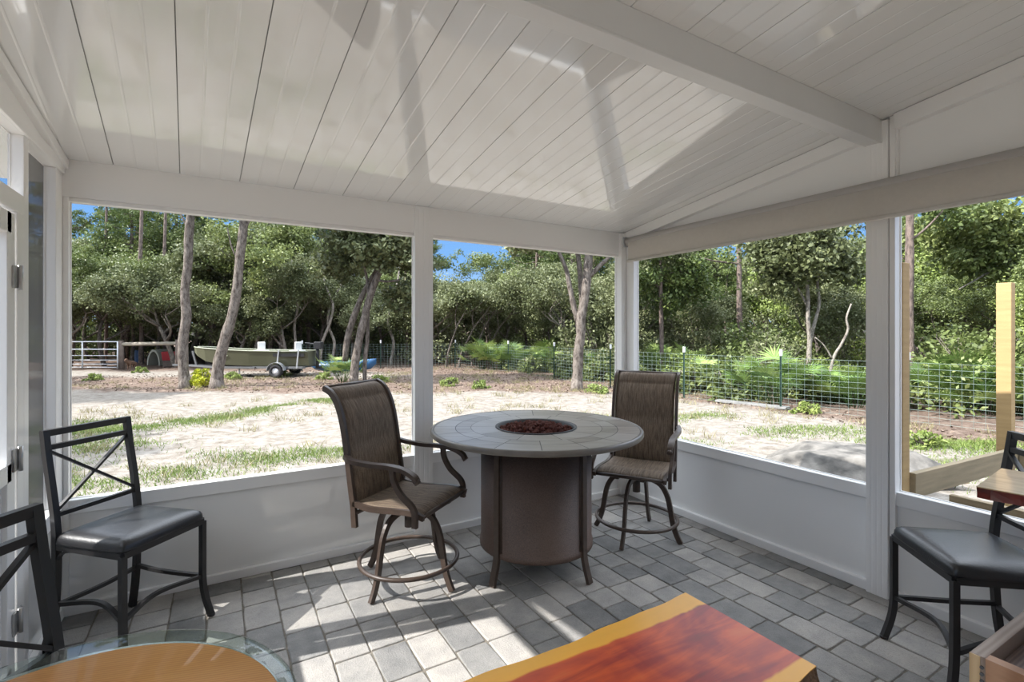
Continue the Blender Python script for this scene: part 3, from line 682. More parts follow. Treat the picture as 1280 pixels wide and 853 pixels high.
# X-back stool
def make_stool(label):
    t=thing('counter_stool',label,'stool')
    Z=.57; hw=.212; fx=.20; bx=-.205; bw=.195
    # cushion
    prof=[(-.5,.0),(-.5,.012),(-.49,.030),(-.46,.042),(-.3,.047),(0,.049),(.3,.047),(.46,.042),(.49,.030),(.5,.012),(.5,0)]
    mb=MB(); rows=18; cols=18; 
    def sq(u,v,ins):   # rounded trapezoid outline
        return u,v
    vs=[];fs=[]
    for i in range(rows+1):
        for j in range(cols+1):
            u=-1+2*i/rows; v=-1+2*j/cols
            su=math.sin(u*PI/2); sv=math.sin(v*PI/2)
            # corner rounding
            ru=su*math.sqrt(max(0,1-.10*sv**8)); rv=sv*math.sqrt(max(0,1-.10*su**8))
            x=(fx+.012+ -bx+.005)/2*ru+(fx+bx)/2+.004; wv=(hw+.012)*(1-.04*(1-(x-bx)/(fx-bx))); y=wv*rv
            e=max(abs(su),abs(sv)); h=.048*(1-e**9)**.5*(1+.10*(1-su*su)*(1-sv*sv))
            vs.append((x,y,Z-.045+h))
    fs=[(i*(cols+1)+j,(i+1)*(cols+1)+j,(i+1)*(cols+1)+j+1,i*(cols+1)+j+1) for i in range(rows) for j in range(cols)]
    n0=len(vs); vs2=[(x,y,Z-.052) for x,y,z in vs]; mb.add(vs+vs2,fs+[tuple(n0+q for q in f_)[::-1] for f_ in fs],0,True)
    bd=[(i,0) for i in range(rows)]+[(rows,j) for j in range(cols)]+[(i,cols) for i in range(rows,0,-1)]+[(0,j) for j in range(cols,0,-1)]
    idx=[i*(cols+1)+j for i,j in bd]; mb.add([],[]); 
    for a,b in zip(idx,idx[1:]+idx[:1]): mb.f.append((a,b,n0+b,n0+a)); mb.m.append(0); mb.sm.append(True)
    mb.build('seat',M['vinyl'],t)
    m=MB(); za=Z-.066
    for a,b in (((fx,-hw),(fx,hw)),((fx,hw),(bx,bw)),((bx,bw),(bx,-bw)),((bx,-bw),(fx,-hw))): m.obox((*a,za),(*b,za),.022,.028)
    m.build('seat_frame',M['black_metal'],t)
    for s_ in (-1,1):
        m=MB(); P=smooth_pts([(fx,s_*hw,za),(fx,s_*hw,.32),(fx+.001,s_*hw,.20),(fx+.010,s_*(hw+.006),.11),(fx+.034,s_*(hw+.022),.0)],4)
        m.tube(P,0,flat=(.025,.025,(1,0,0))); m.tube([P[-1]+Vector((0,0,.012)),P[-1]+Vector((0,0,.0))],.017,10); m.build('leg',M['black_metal'],t)
        m=MB(); P=smooth_pts([(bx-.075,s_*bw,1.035),(bx-.055,s_*bw,.90),(bx-.022,s_*bw,.72),(bx-.002,s_*bw,.58),(bx,s_*bw,.48),(bx-.004,s_*bw,.30),(bx-.02,s_*(bw+.004),.14),(bx-.055,s_*(bw+.016),.0)],4)
        m.tube(P,0,flat=(.027,.027,(1,0,0))); m.tube([P[-1]+Vector((0,0,.012)),P[-1]],.017,10); m.build('back_leg',M['black_metal'],t)
        # curved gusset under the seat side
        m=MB(); m.tube(smooth_pts([(bx+.0,s_*bw,.43),(bx+.04,s_*(bw+.003),.475),(bx+.10,s_*(bw+.005),.492),(bx+.2,s_*(bw+.01),.495)],4),0,flat=(.016,.010,(0,0,1))); m.build('side_brace',M['black_metal'],t)
    def bxz(z): # back post x at height z
        pts_=[(.48,bx),(.58,bx-.002),(.72,bx-.022),(.90,bx-.055),(1.035,bx-.075)]
        for (z0,a),(z1,b) in zip(pts_,pts_[1:]):
            if z0<=z<=z1: return a+(b-a)*(z-z0)/(z1-z0)
        return bx
    m=MB(); m.obox((bxz(1.022),-bw-.013,1.022),(bxz(1.022),bw+.013,1.022),.024,.030); m.build('top_rail',M['black_metal'],t)
    m=MB(); m.obox((bxz(.955),-bw,.955),(bxz(.955),bw,.955),.022,.024); m.build('crossbar',M['black_metal'],t)
    m=MB(); m.obox((bxz(.645),-bw,.645),(bxz(.645),bw,.645),.020,.020); m.build('crossbar',M['black_metal'],t)
    for s_ in (-1,1):
        m=MB(); m.tube([(bxz(.945)+.004*s_,-s_*bw,.945),(bxz(.80)+.004*s_,0,.80),(bxz(.655)+.004*s_,s_*bw,.655)],0,flat=(.012,.018,(1,0,0))); m.build('cross_brace',M['black_metal'],t)
    # bowed stretchers
    z=.215
    def bow(a,b,c,zz,nm='stretcher'):
        m=MB(); m.tube(smooth_pts([a,c,b],8),0,flat=(.018,.018,(0,0,1))); m.build(nm,M['black_metal'],t)
    bow((fx,-hw,z),(fx,hw,z),(fx-.055,0,z+.012),z)
    bow((fx,-hw,z),(bx,-bw,z+.02),(0,-hw+.055,z+.03),z)
    bow((fx,hw,z),(bx,bw,z+.02),(0,hw-.055,z+.03),z)
    bow((bx-.01,-bw,z+.01),(bx-.01,bw,z+.01),(bx+.03,0,z+.02),z)
    return t
c1=make_stool('black X-back counter stool with vinyl seat beside the left corner of the porch')
place(c1,-1.868,2.440,math.radians(-13))
c2=copy_tree(c1); c2['label']='black X-back counter stool cut off by the left edge, beside the glass table'
place(c2,-1.02,1.10,math.radians(-6))
c3=copy_tree(c1); c3['label']='black X-back counter stool at the right edge under the wood bar slab'
place(c3,2.005,2.150,math.radians(169.3))
for o in (c1,c2,c3): o['group']='black X-back counter stools'

# glass top table, lower left
GX,GD,GR,GTZ=-.80,.80,.425,.77
gx,gy=cam2room(GX,GD)
gt=thing('glass_table','round table with thick clear glass top in the lower left corner','table',(gx,gy,0))
m=MB(); R=GR; m.lathe([(0.0005,GTZ),(R-.022,GTZ),(R-.008,GTZ-.002),(R-.002,GTZ-.006),(R,GTZ-.010),(R-.004,GTZ-.016),(R-.03,GTZ-.019),(.0005,GTZ-.019)],128); m.build('glass_top',M['glass'],gt)
m=MB(); m.lathe([(R-.030,GTZ-.020),(R-.026,GTZ-.021),(R-.026,GTZ-.028),(R-.030,GTZ-.028)],96,closed=True)
for q in range(3):
    a=q*2*PI/3+.5; m.tube([(0,0,GTZ-.032),((R-.028)*math.cos(a),(R-.028)*math.sin(a),GTZ-.025)],.007,6)
m.build('support_ring',M['steel'],gt)
for q in (200,-80,-10,55):
    a=math.radians(q)-YAW; m=MB(); m.tube([((R-.03)*math.cos(a),(R-.03)*math.sin(a),GTZ-.028),((R-.03)*math.cos(a),(R-.03)*math.sin(a),.0)],.014,10); m.build('leg',M['black_metal'],gt)
wx,wy=cam2room(-.754,.765)
m=MB(); r_=.368; m.lathe([(.0005,.018),(r_-.003,.018),(r_,.015),(r_,.004),(r_-.004,.0),(.0005,.0)],128); o=m.build('wooden_tray',M['disc']); o.location=(wx,wy,GTZ+.0005); o.rotation_euler=(0,0,-.3)
tag(o,'large flat round orange wood tray lying on the glass table','tray')

# live edge slabs
def live_slab(mb, x0,x1,yn,yf, z, th, seed, amp=.008, under=.02, endflat=True):
    """outline with gently wandering long edges; vertical bark band under the lip"""
    r_=random.Random(seed); n=36; ph=[r_.uniform(0,6) for _ in range(6)]
    def wob(x,k): return amp*(math.sin(x*5+ph[k])+.5*math.sin(x*13+ph[k+1])+.3*math.sin(x*29+ph[k+2]))
    far=[(x0+(x1-x0)*i/n, yf+wob(x0+(x1-x0)*i/n,0)) for i in range(n+1)]
    near=[(x0+(x1-x0)*i/n, yn+wob(x0+(x1-x0)*i/n,3)) for i in range(n+1)]
    loop=near+far[::-1]; k=len(loop)
    cy=(yn+yf)/2
    def lvl(ins,zz):
        out=[]
        for i,(x,y) in enumerate(loop):
            s_=1 if y>cy else -1; jit=ins+ (r_.uniform(-.004,.004) if abs(ins)>.002 else 0)
            out.append((x,y-s_*jit,zz))
        return out
    L_=[lvl(0,z),lvl(.001,z-.004),lvl(under*.4+.002,z-th*.5),lvl(under,z-th)]
    vs=[p for l in L_ for p in l]
    mb.add(vs,[tuple(range(k))],0)
    for q in range(3):
        for i in range(k):
            a,b=i,(i+1)%k
            isend = (a==n or a==k-1)
            mb.f.append((q*k+a,(q+1)*k+a,(q+1)*k+b,q*k+b)); mb.m.append(0 if isend else (1 if q else 0)); mb.sm.append(False)
    mb.f.append(tuple(3*k+i for i in range(k))[::-1]); mb.m.append(0); mb.sm.append(False)
BX,BY=1.61,1.35
M['slab']=slabmat('live_edge_redwood',(.055,.035),(.012,.0),.0,-.505)
sl=thing('slab_bench','low glossy live-edge slab bench, red heartwood with yellow sapwood edges, bottom centre','bench',(BX,BY,0),math.radians(0))
m=MB(); live_slab(m,-1.35,0,-.505,0,.45,.055,4,under=-.016); m.build('slab_top',[M['slab'],M['barkedge']],sl)
for xx in (-.25,-1.1):
    m=MB(); 
    for yy in (-.40,-.11): m.obox((xx,yy,.395),(xx,yy,0),.05,.05)
    m.obox((xx,-.40,.02),(xx,-.11,.02),.05,.03); m.obox((xx,-.43,.385),(xx,-.08,.385),.06,.015); m.build('leg_frame',M['black_metal'],sl)
# bar slab at right
SZ=.93; sx,sy=cam2room(*[q*(EYE-SZ)/.6 for q in (1.80,1.918)])
M['slab2']=slabmat('live_edge_bar_wood',(.13,.0),(.0,.0),.0,-.42,red=(.16,.018,.012),orange=(.36,.16,.07),sap=(.62,.40,.17),rough=.12)
sl2=thing('bar_slab_table','thick live-edge bar top with reddish bark edge at the right edge of the view','table',(sx,sy,0),0)
# built along its own x, turned so the long side runs towards the camera side
m=MB(); live_slab(m,0,1.35,0,.40,SZ,.042,9,amp=.006,under=.006)
o=m.build('slab_top',[simple('bar_top_wood',(.62,.46,.27),.28,noise=.5,nscale=5,stretch=(1.5,8,8),dark=(.42,.27,.13),coat=.4),simple('red_bark_edge',(.20,.022,.016),.3,noise=.6,nscale=14,dark=(.07,.012,.01),coat=.5)],sl2)
o.rotation_euler=(0,0,-PI/2+.10)
o.location=(-.0,-.0,0)
for xx in (.30,1.1):
    m=MB()
    for yy in (.08,.32): m.obox((xx,yy,SZ-.045),(xx,yy,0),.05,.05)
    m.obox((xx,.05,SZ-.05),(xx,.35,SZ-.05),.06,.012); m.obox((xx,.08,.02),(xx,.32,.02),.05,.03)
    q=m.build('leg_frame',M['black_metal'],sl2); q.rotation_euler=o.rotation_euler
# cedar box, lower right
BZ=.55; bx_,by_=cam2room(1.357,1.468)
cb=thing('cedar_box','open cedar box with box-jointed corner and brown slatted inside, lower right corner','box',(bx_,by_,0),math.radians(-1))
m=MB(); th=.035; LX,LY=.62,.62
m.box(0,LX,-th,0,.18,BZ); o=m.build('side_board',[M['cedar_top']],cb,bevel=.002)
m=MB(); m.box(0,th,-LY,-th,.18,BZ-.001); m.build('front_board',M['cedar'],cb)
m=MB(); m.box(.001,LX,-LY-th,-LY,.18,BZ); m.build('side_board',M['cedar'],cb,bevel=.002)
m=MB(); m.box(LX-th,LX,-LY,-th,.18,BZ); m.build('back_board',M['cedar'],cb)
m=MB()
m.box(-.0035,-.0005,-.024,.0,.18,BZ-.0005); m.build('corner_board',M['cedar_end'],cb)
m=MB()
for i in range(17):
    z=BZ-.030-.020*i
    if z<.19: break
    m.tube([(-.005,-.028,z),(.0,-.028,z)],.0048,12)
m.build('joint_holes',M['seam'],cb)
for i in range(5):
    m=MB(); y1=-th-.004-i*.112; m.box(th+.002,LX-th-.002,y1-.106,y1,BZ-.065,BZ-.045); m.build('slat',M['cedar_in'],cb)
for (xx,yy) in ((.03,-.03),(LX-.03,-.03),(.03,-LY),(LX-.03,-LY)):
    m=MB(); m.box(xx-.025,xx+.025,yy-.025,yy+.025,0,.2); m.build('foot',M['cedar'],cb)

# ------------------------------------------------------------------ outside
# ground with shallow ruts
nx,ny=150,150
gxs=np.concatenate([np.linspace(-60,-12,20),np.linspace(-11.5,16,90),np.linspace(17,90,25)]); gys=np.concatenate([np.linspace(-45,-3,15),np.linspace(-2.6,22,85),np.linspace(23,110,25)])
def gh(x,y):
    if XL-.3<x<XB+.3 and y<YA+.3: return -.02
    return .03*math.sin(x*1.3+.5*math.sin(y*.9))*math.sin(y*1.1+.7)+.022*math.sin(x*3.1+y*.6)*math.sin(y*3.7-x*.8)
vs=[(x,y,GZ+gh(x,y)) for y in gys for x in gxs]; W_=len(gxs)
m=MB(); m.add(vs,[(j*W_+i,j*W_+i+1,(j+1)*W_+i+1,(j+1)*W_+i) for j in range(len(gys)-1) for i in range(len(gxs)-1)],0,True)
struct('ground',m,M['ground'])

def fast_mesh(name, V, faces_n, mats, tone=None, smooth=False):
    """V (n,k,3): n faces of k verts"""
    n,k=V.shape[0],V.shape[1]; me=bpy.data.meshes.new(name)
    me.vertices.add(n*k); me.vertices.foreach_set('co',V.reshape(-1).astype(np.float32))
    me.loops.add(n*k); me.loops.foreach_set('vertex_index',np.arange(n*k,dtype=np.int32))
    me.polygons.add(n); me.polygons.foreach_set('loop_start',np.arange(0,n*k,k,dtype=np.int32)); me.polygons.foreach_set('loop_total',np.full(n,k,dtype=np.int32))
    me.materials.append(mats); me.update(); me.validate()
    if tone is not None:
        a=me.attributes.new('tone','FLOAT','FACE'); a.data.foreach_set('value',tone.astype(np.float32))
    return me
def leaves(centers, radii, per, size, rng, flat=.75, asp=1.5, upb=.35, tone_by=None):
    """clouds of small leaf blades around the given twig clusters"""
    C=np.repeat(np.asarray(centers),per,axis=0); R=np.repeat(np.asarray(radii),per); n=len(C)
    d=rng.normal(size=(n,3)); d/=np.linalg.norm(d,axis=1)[:,None]; rad=R*rng.random(n)**.45
    P=C+d*rad[:,None]*np.array([1,1,flat])
    nr=rng.normal(size=(n,3))+np.array([0,0,upb])+d*.5; nr/=np.linalg.norm(nr,axis=1)[:,None]
    a=np.cross(nr,rng.normal(size=(n,3))); a/=np.linalg.norm(a,axis=1)[:,None]; b=np.cross(nr,a)
    s=size*(.6+.8*rng.random(n)); a*=(s*asp/2)[:,None]; b*=(s/2)[:,None]
    V=np.stack([P-a,P-b*.9+a*.1,P+a,P+b*.9+a*.1],axis=1)
    ct=np.repeat(rng.random(len(centers)),per)
    return V, np.clip(.45*ct+.55*rng.random(n),0,1)
# ---- generic woodland trees
def limb(mb, p0, d0, length, r0, rng, depth, tips, wob=.25, up=.15, segs=5):
    P=[Vector(p0)]; d=Vector(d0).normalized()
    for i in range(segs):
        d=(d+Vector((rng.uniform(-wob,wob),rng.uniform(-wob,wob),rng.uniform(-wob,wob)*.6+up*.3))).normalized()
        P.append(P[-1]+d*length/segs)
    rr_=[r0*(1-.6*i/segs) for i in range(segs+1)]
    mb.tube(P,rr_,6 if r0<.08 else 8)
    if depth==0: tips.append(P[-1]); tips.append(P[-2]); tips.append(P[-3]); return
    nb=rng.choice([2,3]) 
    for k in range(nb+1):
        i=segs if k<2 else rng.randint(2,segs-1)
        a=rng.uniform(0,2*PI); side=Vector((math.cos(a),math.sin(a),rng.uniform(-.1,.6)))
        limb(mb,P[i],(d*.7+side).normalized(),length*rng.uniform(.55,.75),rr_[i]*.75,rng,depth-1,tips,wob*1.15,up)
def make_oak(seed, h, leafm, barkm, per=92, size=.085, crad=.55, trunk_r=.11):
    rng=random.Random(seed); nr=np.random.default_rng(seed); mb=MB(); tips=[]
    P=[Vector((0,0,-.1))]; d=Vector((rng.uniform(-.15,.15),rng.uniform(-.15,.15),1))
    hb=h*.38
    for i in range(6):
        d=(d+Vector((rng.uniform(-.16,.16),rng.uniform(-.16,.16),.15))).normalized(); P.append(P[-1]+d*hb/6)
    R=[trunk_r*(1.25-.5*i/6) for i in range(7)]; mb.tube(P,R,9)
    for k in range(5):
        a=k*2*PI/5+rng.uniform(-.4,.4); i=6 if k<3 else rng.randint(3,5)
        el=rng.uniform(.5,1.3) if k else 2.5
        limb(mb,P[i],(math.cos(a),math.sin(a),el),h*rng.uniform(.24,.34),R[i]*.75,rng,2,tips)
    C=np.array([tuple(t) for t in tips]); 
    ex=C+nr.normal(size=C.shape)*.35; C=np.concatenate([C,ex]); 
    rad=crad*(.6+.7*nr.random(len(C)))
    V,t=leaves(C,rad,per,size,nr,.7)
    me=fast_mesh('crown',V,4,leafm,t)
    tr=mb.build('trunk',barkm); tm=tr.data; bpy.data.objects.remove(tr)
    return tm,me,len(V)
def make_pine(seed,h,base=.45,per=26):
    rng=random.Random(seed); nr=np.random.default_rng(seed); mb=MB(); C=[]
    bend=[(0,0)]; 
    P=[Vector((.15*math.sin(i*.5+seed),.15*math.cos(i*.4+seed),-.1+(h+.1)*i/10)) for i in range(11)]
    mb.tube(P,[.155*(1-.075*i) for i in range(11)],9)
    z=h*base
    while z<h-.3:
        fr=(z-h*base)/(h*(1-base)); L_=(1-fr)**.7*h*.20+.5
        for k in range(rng.choice([2,3,3])):
            if rng.random()<.15: continue
            a=rng.uniform(0,2*PI); i=min(9,int(z/h*10)); b0=P[i].lerp(P[i+1],z/h*10-i) if i<10 else P[10]; 
            d=Vector((math.cos(a),math.sin(a),rng.uniform(.0,.35))); l=L_*rng.uniform(.6,1.1)
            q=[b0,b0+d*l*.5+Vector((0,0,-.05*l)),b0+d*l+Vector((0,0,.12*l))]
            mb.tube(q,[.035,.022,.01],5)
            for s_ in np.linspace(.4,1,5):
                p=b0+d*l*s_; 
                for _ in range(2): C.append((p.x+rng.uniform(-.35,.35),p.y+rng.uniform(-.35,.35),p.z+rng.uniform(-.1,.3)))
        z+=rng.uniform(.28,.5)
    C=np.array(C); rad=np.full(len(C),.34); V,t=leaves(C,rad,per,.055,nr,.7,asp=4.5,upb=.1)
    me=fast_mesh('crown',V,4,M['leaf_pine'],t); tr=mb.build('trunk',M['bark_pine']); tm=tr.data; bpy.data.objects.remove(tr); return tm,me,len(V)
def make_bush(seed,r,h,leafm,n=70,per=45,size=.07,asp=1.6):
    rng=random.Random(seed); nr=np.random.default_rng(seed); mb=MB(); C=[]
    for k in range(9):
        a=rng.uniform(0,2*PI); q=r*rng.uniform(.3,.8); mb.tube([(0,0,-.05),(q*.4*math.cos(a),q*.4*math.sin(a),h*.45),(q*math.cos(a),q*math.sin(a),h*.85)],[.018,.012,.006],5)
    for _ in range(n):
        a=rng.uniform(0,2*PI); q=r*math.sqrt(rng.random()); z=h*rng.uniform(.12,1)*math.sqrt(max(.05,1-(q/r)**2*.8)); C.append((q*math.cos(a),q*math.sin(a),z))
    V,t=leaves(C,np.full(n,r*.28),per,size,nr,.8,asp)
    me=fast_mesh('foliage',V,4,leafm,t); tr=mb.build('stem',M['bark']); tm=tr.data; bpy.data.objects.remove(tr); return tm,me
def fan(base,d,up,R,nb,rng,out,droop=.15):
    """one palmetto fan"""
    base=Vector(base); d=Vector(d).normalized(); s=d.cross(Vector(up)).normalized(); 
    for k in range(nb):
        a=math.radians(-105+210*k/(nb-1)); v=(d*math.cos(a)+s*math.sin(a)).normalized(); l=R*rng.uniform(.85,1.05)*(1-.15*abs(a)/1.9)
        w=v.cross(Vector(up)).normalized()*R*.040; tip=base+v*l-Vector((0,0,l*droop*rng.random())); mid=base+v*l*.45+Vector((0,0,.02))
        out.append((base,mid-w,tip,mid+w))
def make_palmetto(seed,n=26,H=.9,R=.42,spread=.75):
    rng=random.Random(seed); out=[]; mb=MB(); tn=[]
    for i in range(n):
        a=rng.uniform(0,2*PI); q=rng.uniform(.15,1)*spread; z=H*rng.uniform(.45,1)*(1.05-.35*q/spread)
        b=Vector((q*math.cos(a),q*math.sin(a),z)); mb.tube([(0.1*math.cos(a),.1*math.sin(a),-.03),b*.55+Vector((0,0,.08)),b],.007,4)
        d=Vector((math.cos(a)*.8,math.sin(a)*.8,rng.uniform(.3,1.3))); up=Vector((-math.cos(a)*.8,-math.sin(a)*.8,.9))
        k0=len(out); fan(b,d,up,R*rng.uniform(.8,1.15),17,rng,out); tt=rng.random(); tn+= [min(1,max(0,tt+rng.uniform(-.2,.2))) for _ in range(len(out)-k0)]
    V=np.array([[tuple(p) for p in q] for q in out]); me=fast_mesh('fronds',V,4,M['leaf_palm'],np.array(tn))
    tr=mb.build('stalk',M['leaf_palm']); tm=tr.data; bpy.data.objects.remove(tr); return tm,me

def put(name,label,cat,parts,x,y,s=1,rz=0,group=None,z=GZ,sz=None):
    t=thing(name,label,cat,(x,y,z),rz,group); t.scale=(s,s,sz or s)
    for pn,me in parts:
        o=bpy.data.objects.new(pn,me); COL.objects.link(o); o.parent=t
    return t
oaks=[make_oak(21,7.5,M['leaf_grey'],M['bark']),make_oak(22,7,M['leaf_grey'],M['bark_pale']),make_oak(23,8,M['leaf_green'],M['bark']),
      make_oak(24,6.2,M['leaf_grey'],M['bark_pale'],per=76,size=.075),make_oak(25,6,M['leaf_bright'],M['bark'],per=84,size=.078)]
pines=[make_pine(31,14),make_pine(32,12.5,.38),make_pine(33,9,.22,30)]
bushes=[make_bush(41,1.3,1.8,M['leaf_green']),make_bush(42,1.2,1.4,M['leaf_bright'],60),make_bush(43,1.6,2.6,M['leaf_grey'],90)]
palms=[make_palmetto(51),make_palmetto(52,22,.7,.38,.65),make_palmetto(53,34,1.1,.45,.95)]

LAND=[(150,'the metal gate'),(235,'the wooden rail'),(330,'the bow of the boat'),(400,'the stern of the boat'),(530,'the blue kayak'),(600,'the middle white post'),(680,'the middle opening'),(780,'the forked tree'),
      (850,'the corner post'),(930,'the far chair'),(1010,'the big palmetto'),(1090,'the second fence post'),(1200,'the left lumber post'),(2000,'the right lumber post')]
ROWS=[(17,'just past the fence'),(24,'in the front of the wood'),(31,'in the middle of the wood'),(39,'deep in the wood'),(999,'at the back of the wood')]
def where(x,y):
    p,D=room2px(x,y); l=next(t for a,t in LAND if p<a); r=next(t for a,t in ROWS if D<a); return l,r
KN={0:('scrub_oak','dark scrub oak','tree'),1:('scrub_oak','pale-barked scrub oak','tree'),2:('oak_tree','tall green oak','tree'),3:('scrub_oak','thin grey scrub oak','tree'),4:('young_oak','bright green young oak','tree')}
rng=random.Random(77)
taken=[]
special=[]
def free(x,y,d):
    if any((x-a)**2+(y-b)**2<d*d for a,b in taken): return False
    taken.append((x,y)); return True
def inview(x,y,mar=90):
    D=x*SY+y*CY
    if D<8: return False
    p,_=room2px(x,y); return -mar<p<1280+mar and p>60
# reserved spots: boat, kayak, gate, special trees
for (p_,D_) in ((231,15.1),(272,15),(445,16.5),(721,14.5)): taken.append(at(p_,D_))
def forest(n,xr,yr,dmin,kinds,scr,seed):
    r_=random.Random(seed); c=0
    for _ in range(n*12):
        if c>=n: break
        x=r_.uniform(*xr); y=r_.uniform(*yr)
        if not inview(x,y): continue
        if x<10.2+.0 and y<21.5: continue
        p,D=room2px(x,y)
        if x<11.6 and y<22.5: continue
        if p<560 and D<23.5: continue
        k=r_.choice(kinds); bsh=isinstance(k,str) and k[0]=='b'
        if any(abs(p-a)<c_+(8 if bsh else 62) and D<b_+(.5 if bsh else 1.6) for a,b_,c_ in HOLD): continue
        k=k; e=r_.uniform(*scr)
        if isinstance(k,str) and k[0]=='b': s=e
        else:
            if 535<p<655: e=min(e,.128)
            if 860<p<965 and D>14: e=min(e,.14)
            if 560<p<800 and k==4: k=3
            if p>1105 and k in (0,1,3) and D<24: k=r_.choice([2,4])
            if 130<p<190 and e>.2 and not isinstance(k,str): e=.17
            hb={0:7.5,1:7,2:8,3:6.2,4:6,'p0':14,'p1':12.5,'p2':9}[k]; s=min(1.6,max(.45,(e*D+1.7)/hb/1.04))
            if isinstance(k,str) and 535<p<655: continue
        if not free(x,y,dmin): continue
        l,rw=where(x,y); rw=rw.replace('just past the fence','past the fence')
        if isinstance(k,str) and k[0]=='p':
            i=int(k[1]); tm,me,_n=pines[i]; lab=('tall dark pine' if i<2 else 'short bushy pine')+' '+rw+' behind '+l
            put('pine_tree',lab,'tree',[('trunk',tm),('crown',me)],x,y,s,r_.uniform(0,6.28),group=lab.replace('pine','pines',1))
        elif isinstance(k,str) and k[0]=='b':
            i=int(k[1]); tm,me=bushes[i]; lab=['leafy green bush','bright green bush','tall grey-green thicket'][i]+' '+rw+' behind '+l
            put('bush',lab,'bush',[('stem',tm),('foliage',me)],x,y,s,r_.uniform(0,6.28),group='growth: '+lab)
        else:
            tm,me,_n=oaks[k]; nm,ds,ct=KN[k]; lab=ds+' '+rw+' behind '+l
            put(nm,lab,ct,[('trunk',tm),('crown',me)],x,y,s,r_.uniform(0,6.28),group='trees: '+lab)
        c+=1
HOLD=[(1010,13.2,16),(1137,12.6,16),(925,19,12),(827,17,12),(1262,13.0,18),(1050,12.2,22)]
# the wood to the north, beyond boat and gate
forest(18,(-14,16),(22.5,28),2.0,[0,1,3,3,0],(.11,.17),1)
forest(22,(-18,24),(27,36),2.2,[0,2,0,1,3],(.12,.20),2)
forest(24,(-24,34),(34,50),2.6,[2,0,2],(.13,.23),3)
forest(16,(-22,6),(26,46),2.2,['p0','p1'],(.24,.42),32)
forest(14,(-24,34),(26,46),2.4,['p0','p1'],(.20,.42),31)
forest(14,(-16,5),(24,38),1.6,[2,0,2],(.19,.28),33)
forest(44,(-22,26),(23,44),1.1,['b2','b0','b2'],(.9,1.5),4)
# the wood to the west, seen only past the door side and in reflections
forest(0,(0,1),(0,1),1,[0],(1,1),20)
# the wood to the east, past the fence
forest(14,(12.6,17),(1,22),1.9,[1,3,3,4,0],(.12,.21),5)
forest(18,(16,24),(-3,26),2.2,[0,2,1,'p2',4],(.13,.22),6)
forest(20,(23,38),(-6,34),2.6,[2,2,'p1',0,'p0'],(.16,.28),7)
forest(10,(15,26),(-3,6),1.8,[2,0,2],(.20,.27),71)
forest(30,(12.2,26),(-2,26),1.2,['b0','b1','b2','b1'],(.6,1.2),8)
# dense far understorey closing the wood
nr=np.random.default_rng(5); n=3400; an=nr.uniform(-1.35,1.62,n); dd=nr.uniform(40,62,n)*np.where(an<-.55,.62,1); hh=nr.random(n)**.8*dd*.115+.2
TC=np.stack([np.sin(an)*dd,np.cos(an)*dd,GZ+hh],1); V,t=leaves(TC,nr.uniform(.8,1.6,n),34,.30,nr,.8); me=fast_mesh('distant_thicket',V,4,M['leaf_green'],t)
o=bpy.data.objects.new('distant_thicket',me); COL.objects.link(o); tag(o,'dense dark green thicket closing the far side of the wood','thicket',kind='stuff')

# ---- individual front trees, trunks traced stem by stem at their own depth
def front_tree(name,label,stems,D,barkm,leafm,blobs,cat='tree',per=60,size=.11,seed=1,depths=None):
    bx0,by0=at(stems[0][0][0],D); t=thing(name,label,cat,(bx0,by0,GZ)); nr=np.random.default_rng(seed); rg=random.Random(seed)
    for si,(stem) in enumerate(stems):
        dd=D+(depths[si] if depths else 0); pts_=[]; rad=[]
        for (px_,py_,w_) in stem:
            x,y=at(px_,dd); pts_.append((x-bx0,y-by0,zat(py_,dd)-GZ)); rad.append(w_*.44*dd/FPX)
        P=smooth_pts(pts_,4); R=[rad[min(int(i/4),len(rad)-1)]*(1-(i%4)/4)+rad[min(int(i/4)+1,len(rad)-1)]*((i%4)/4) for i in range(len(P))]
        R=[q*rg.uniform(.93,1.07) for q in R]; P[0].z=min(P[0].z,-.05) if si==0 else P[0].z
        m=MB(); m.tube(P,R,12)
        if si==0: m.tube([P[0]-Vector((0,0,.05)),P[0]+Vector((0,0,.12)),P[0]+Vector((0,0,.4))],[R[0]*1.45,R[0]*1.12,R[0]*.9],12)
        m.build('trunk' if si==0 else 'branch',barkm,t)
    if blobs:
        C=[];Rd=[]
        for (px_,py_,dd,r_,n_) in blobs:
            x,y=at(px_,D+dd); z=zat(py_,D+dd)-GZ
            for _ in range(n_):
                v=Vector((rg.gauss(0,1),rg.gauss(0,1),rg.gauss(0,1))).normalized()*r_*rg.random()**.5
                C.append((x-bx0+v.x,y-by0+v.y,z+v.z*.7)); Rd.append(rg.uniform(.25,.5))
        V,tn=leaves(C,Rd,per,size,nr,.7); me=fast_mesh('crown',V,4,leafm,tn); o=bpy.data.objects.new('crown',me); COL.objects.link(o); o.parent=t
    return t
front_tree('oak_tree','slim grey oak trunk, upright and slightly wavy, left of the yellow bush',
    [[(231,485,14),(229,455,13),(229,425,13),(233,395,12),(231,365,11.5),(235,330,11),(236,295,11),(239,260,10.5),(240,215,9),(246,160,6)],[(238,262,5),(246,246,4),(262,225,3)],[(236,290,3),(228,272,2.5),(214,250,2)]],15.1,M['bark'],M['leaf_grey'],
    [(240,165,0,1.8,60),(205,215,.5,1.0,26),(265,210,0,1.1,26)],seed=61)
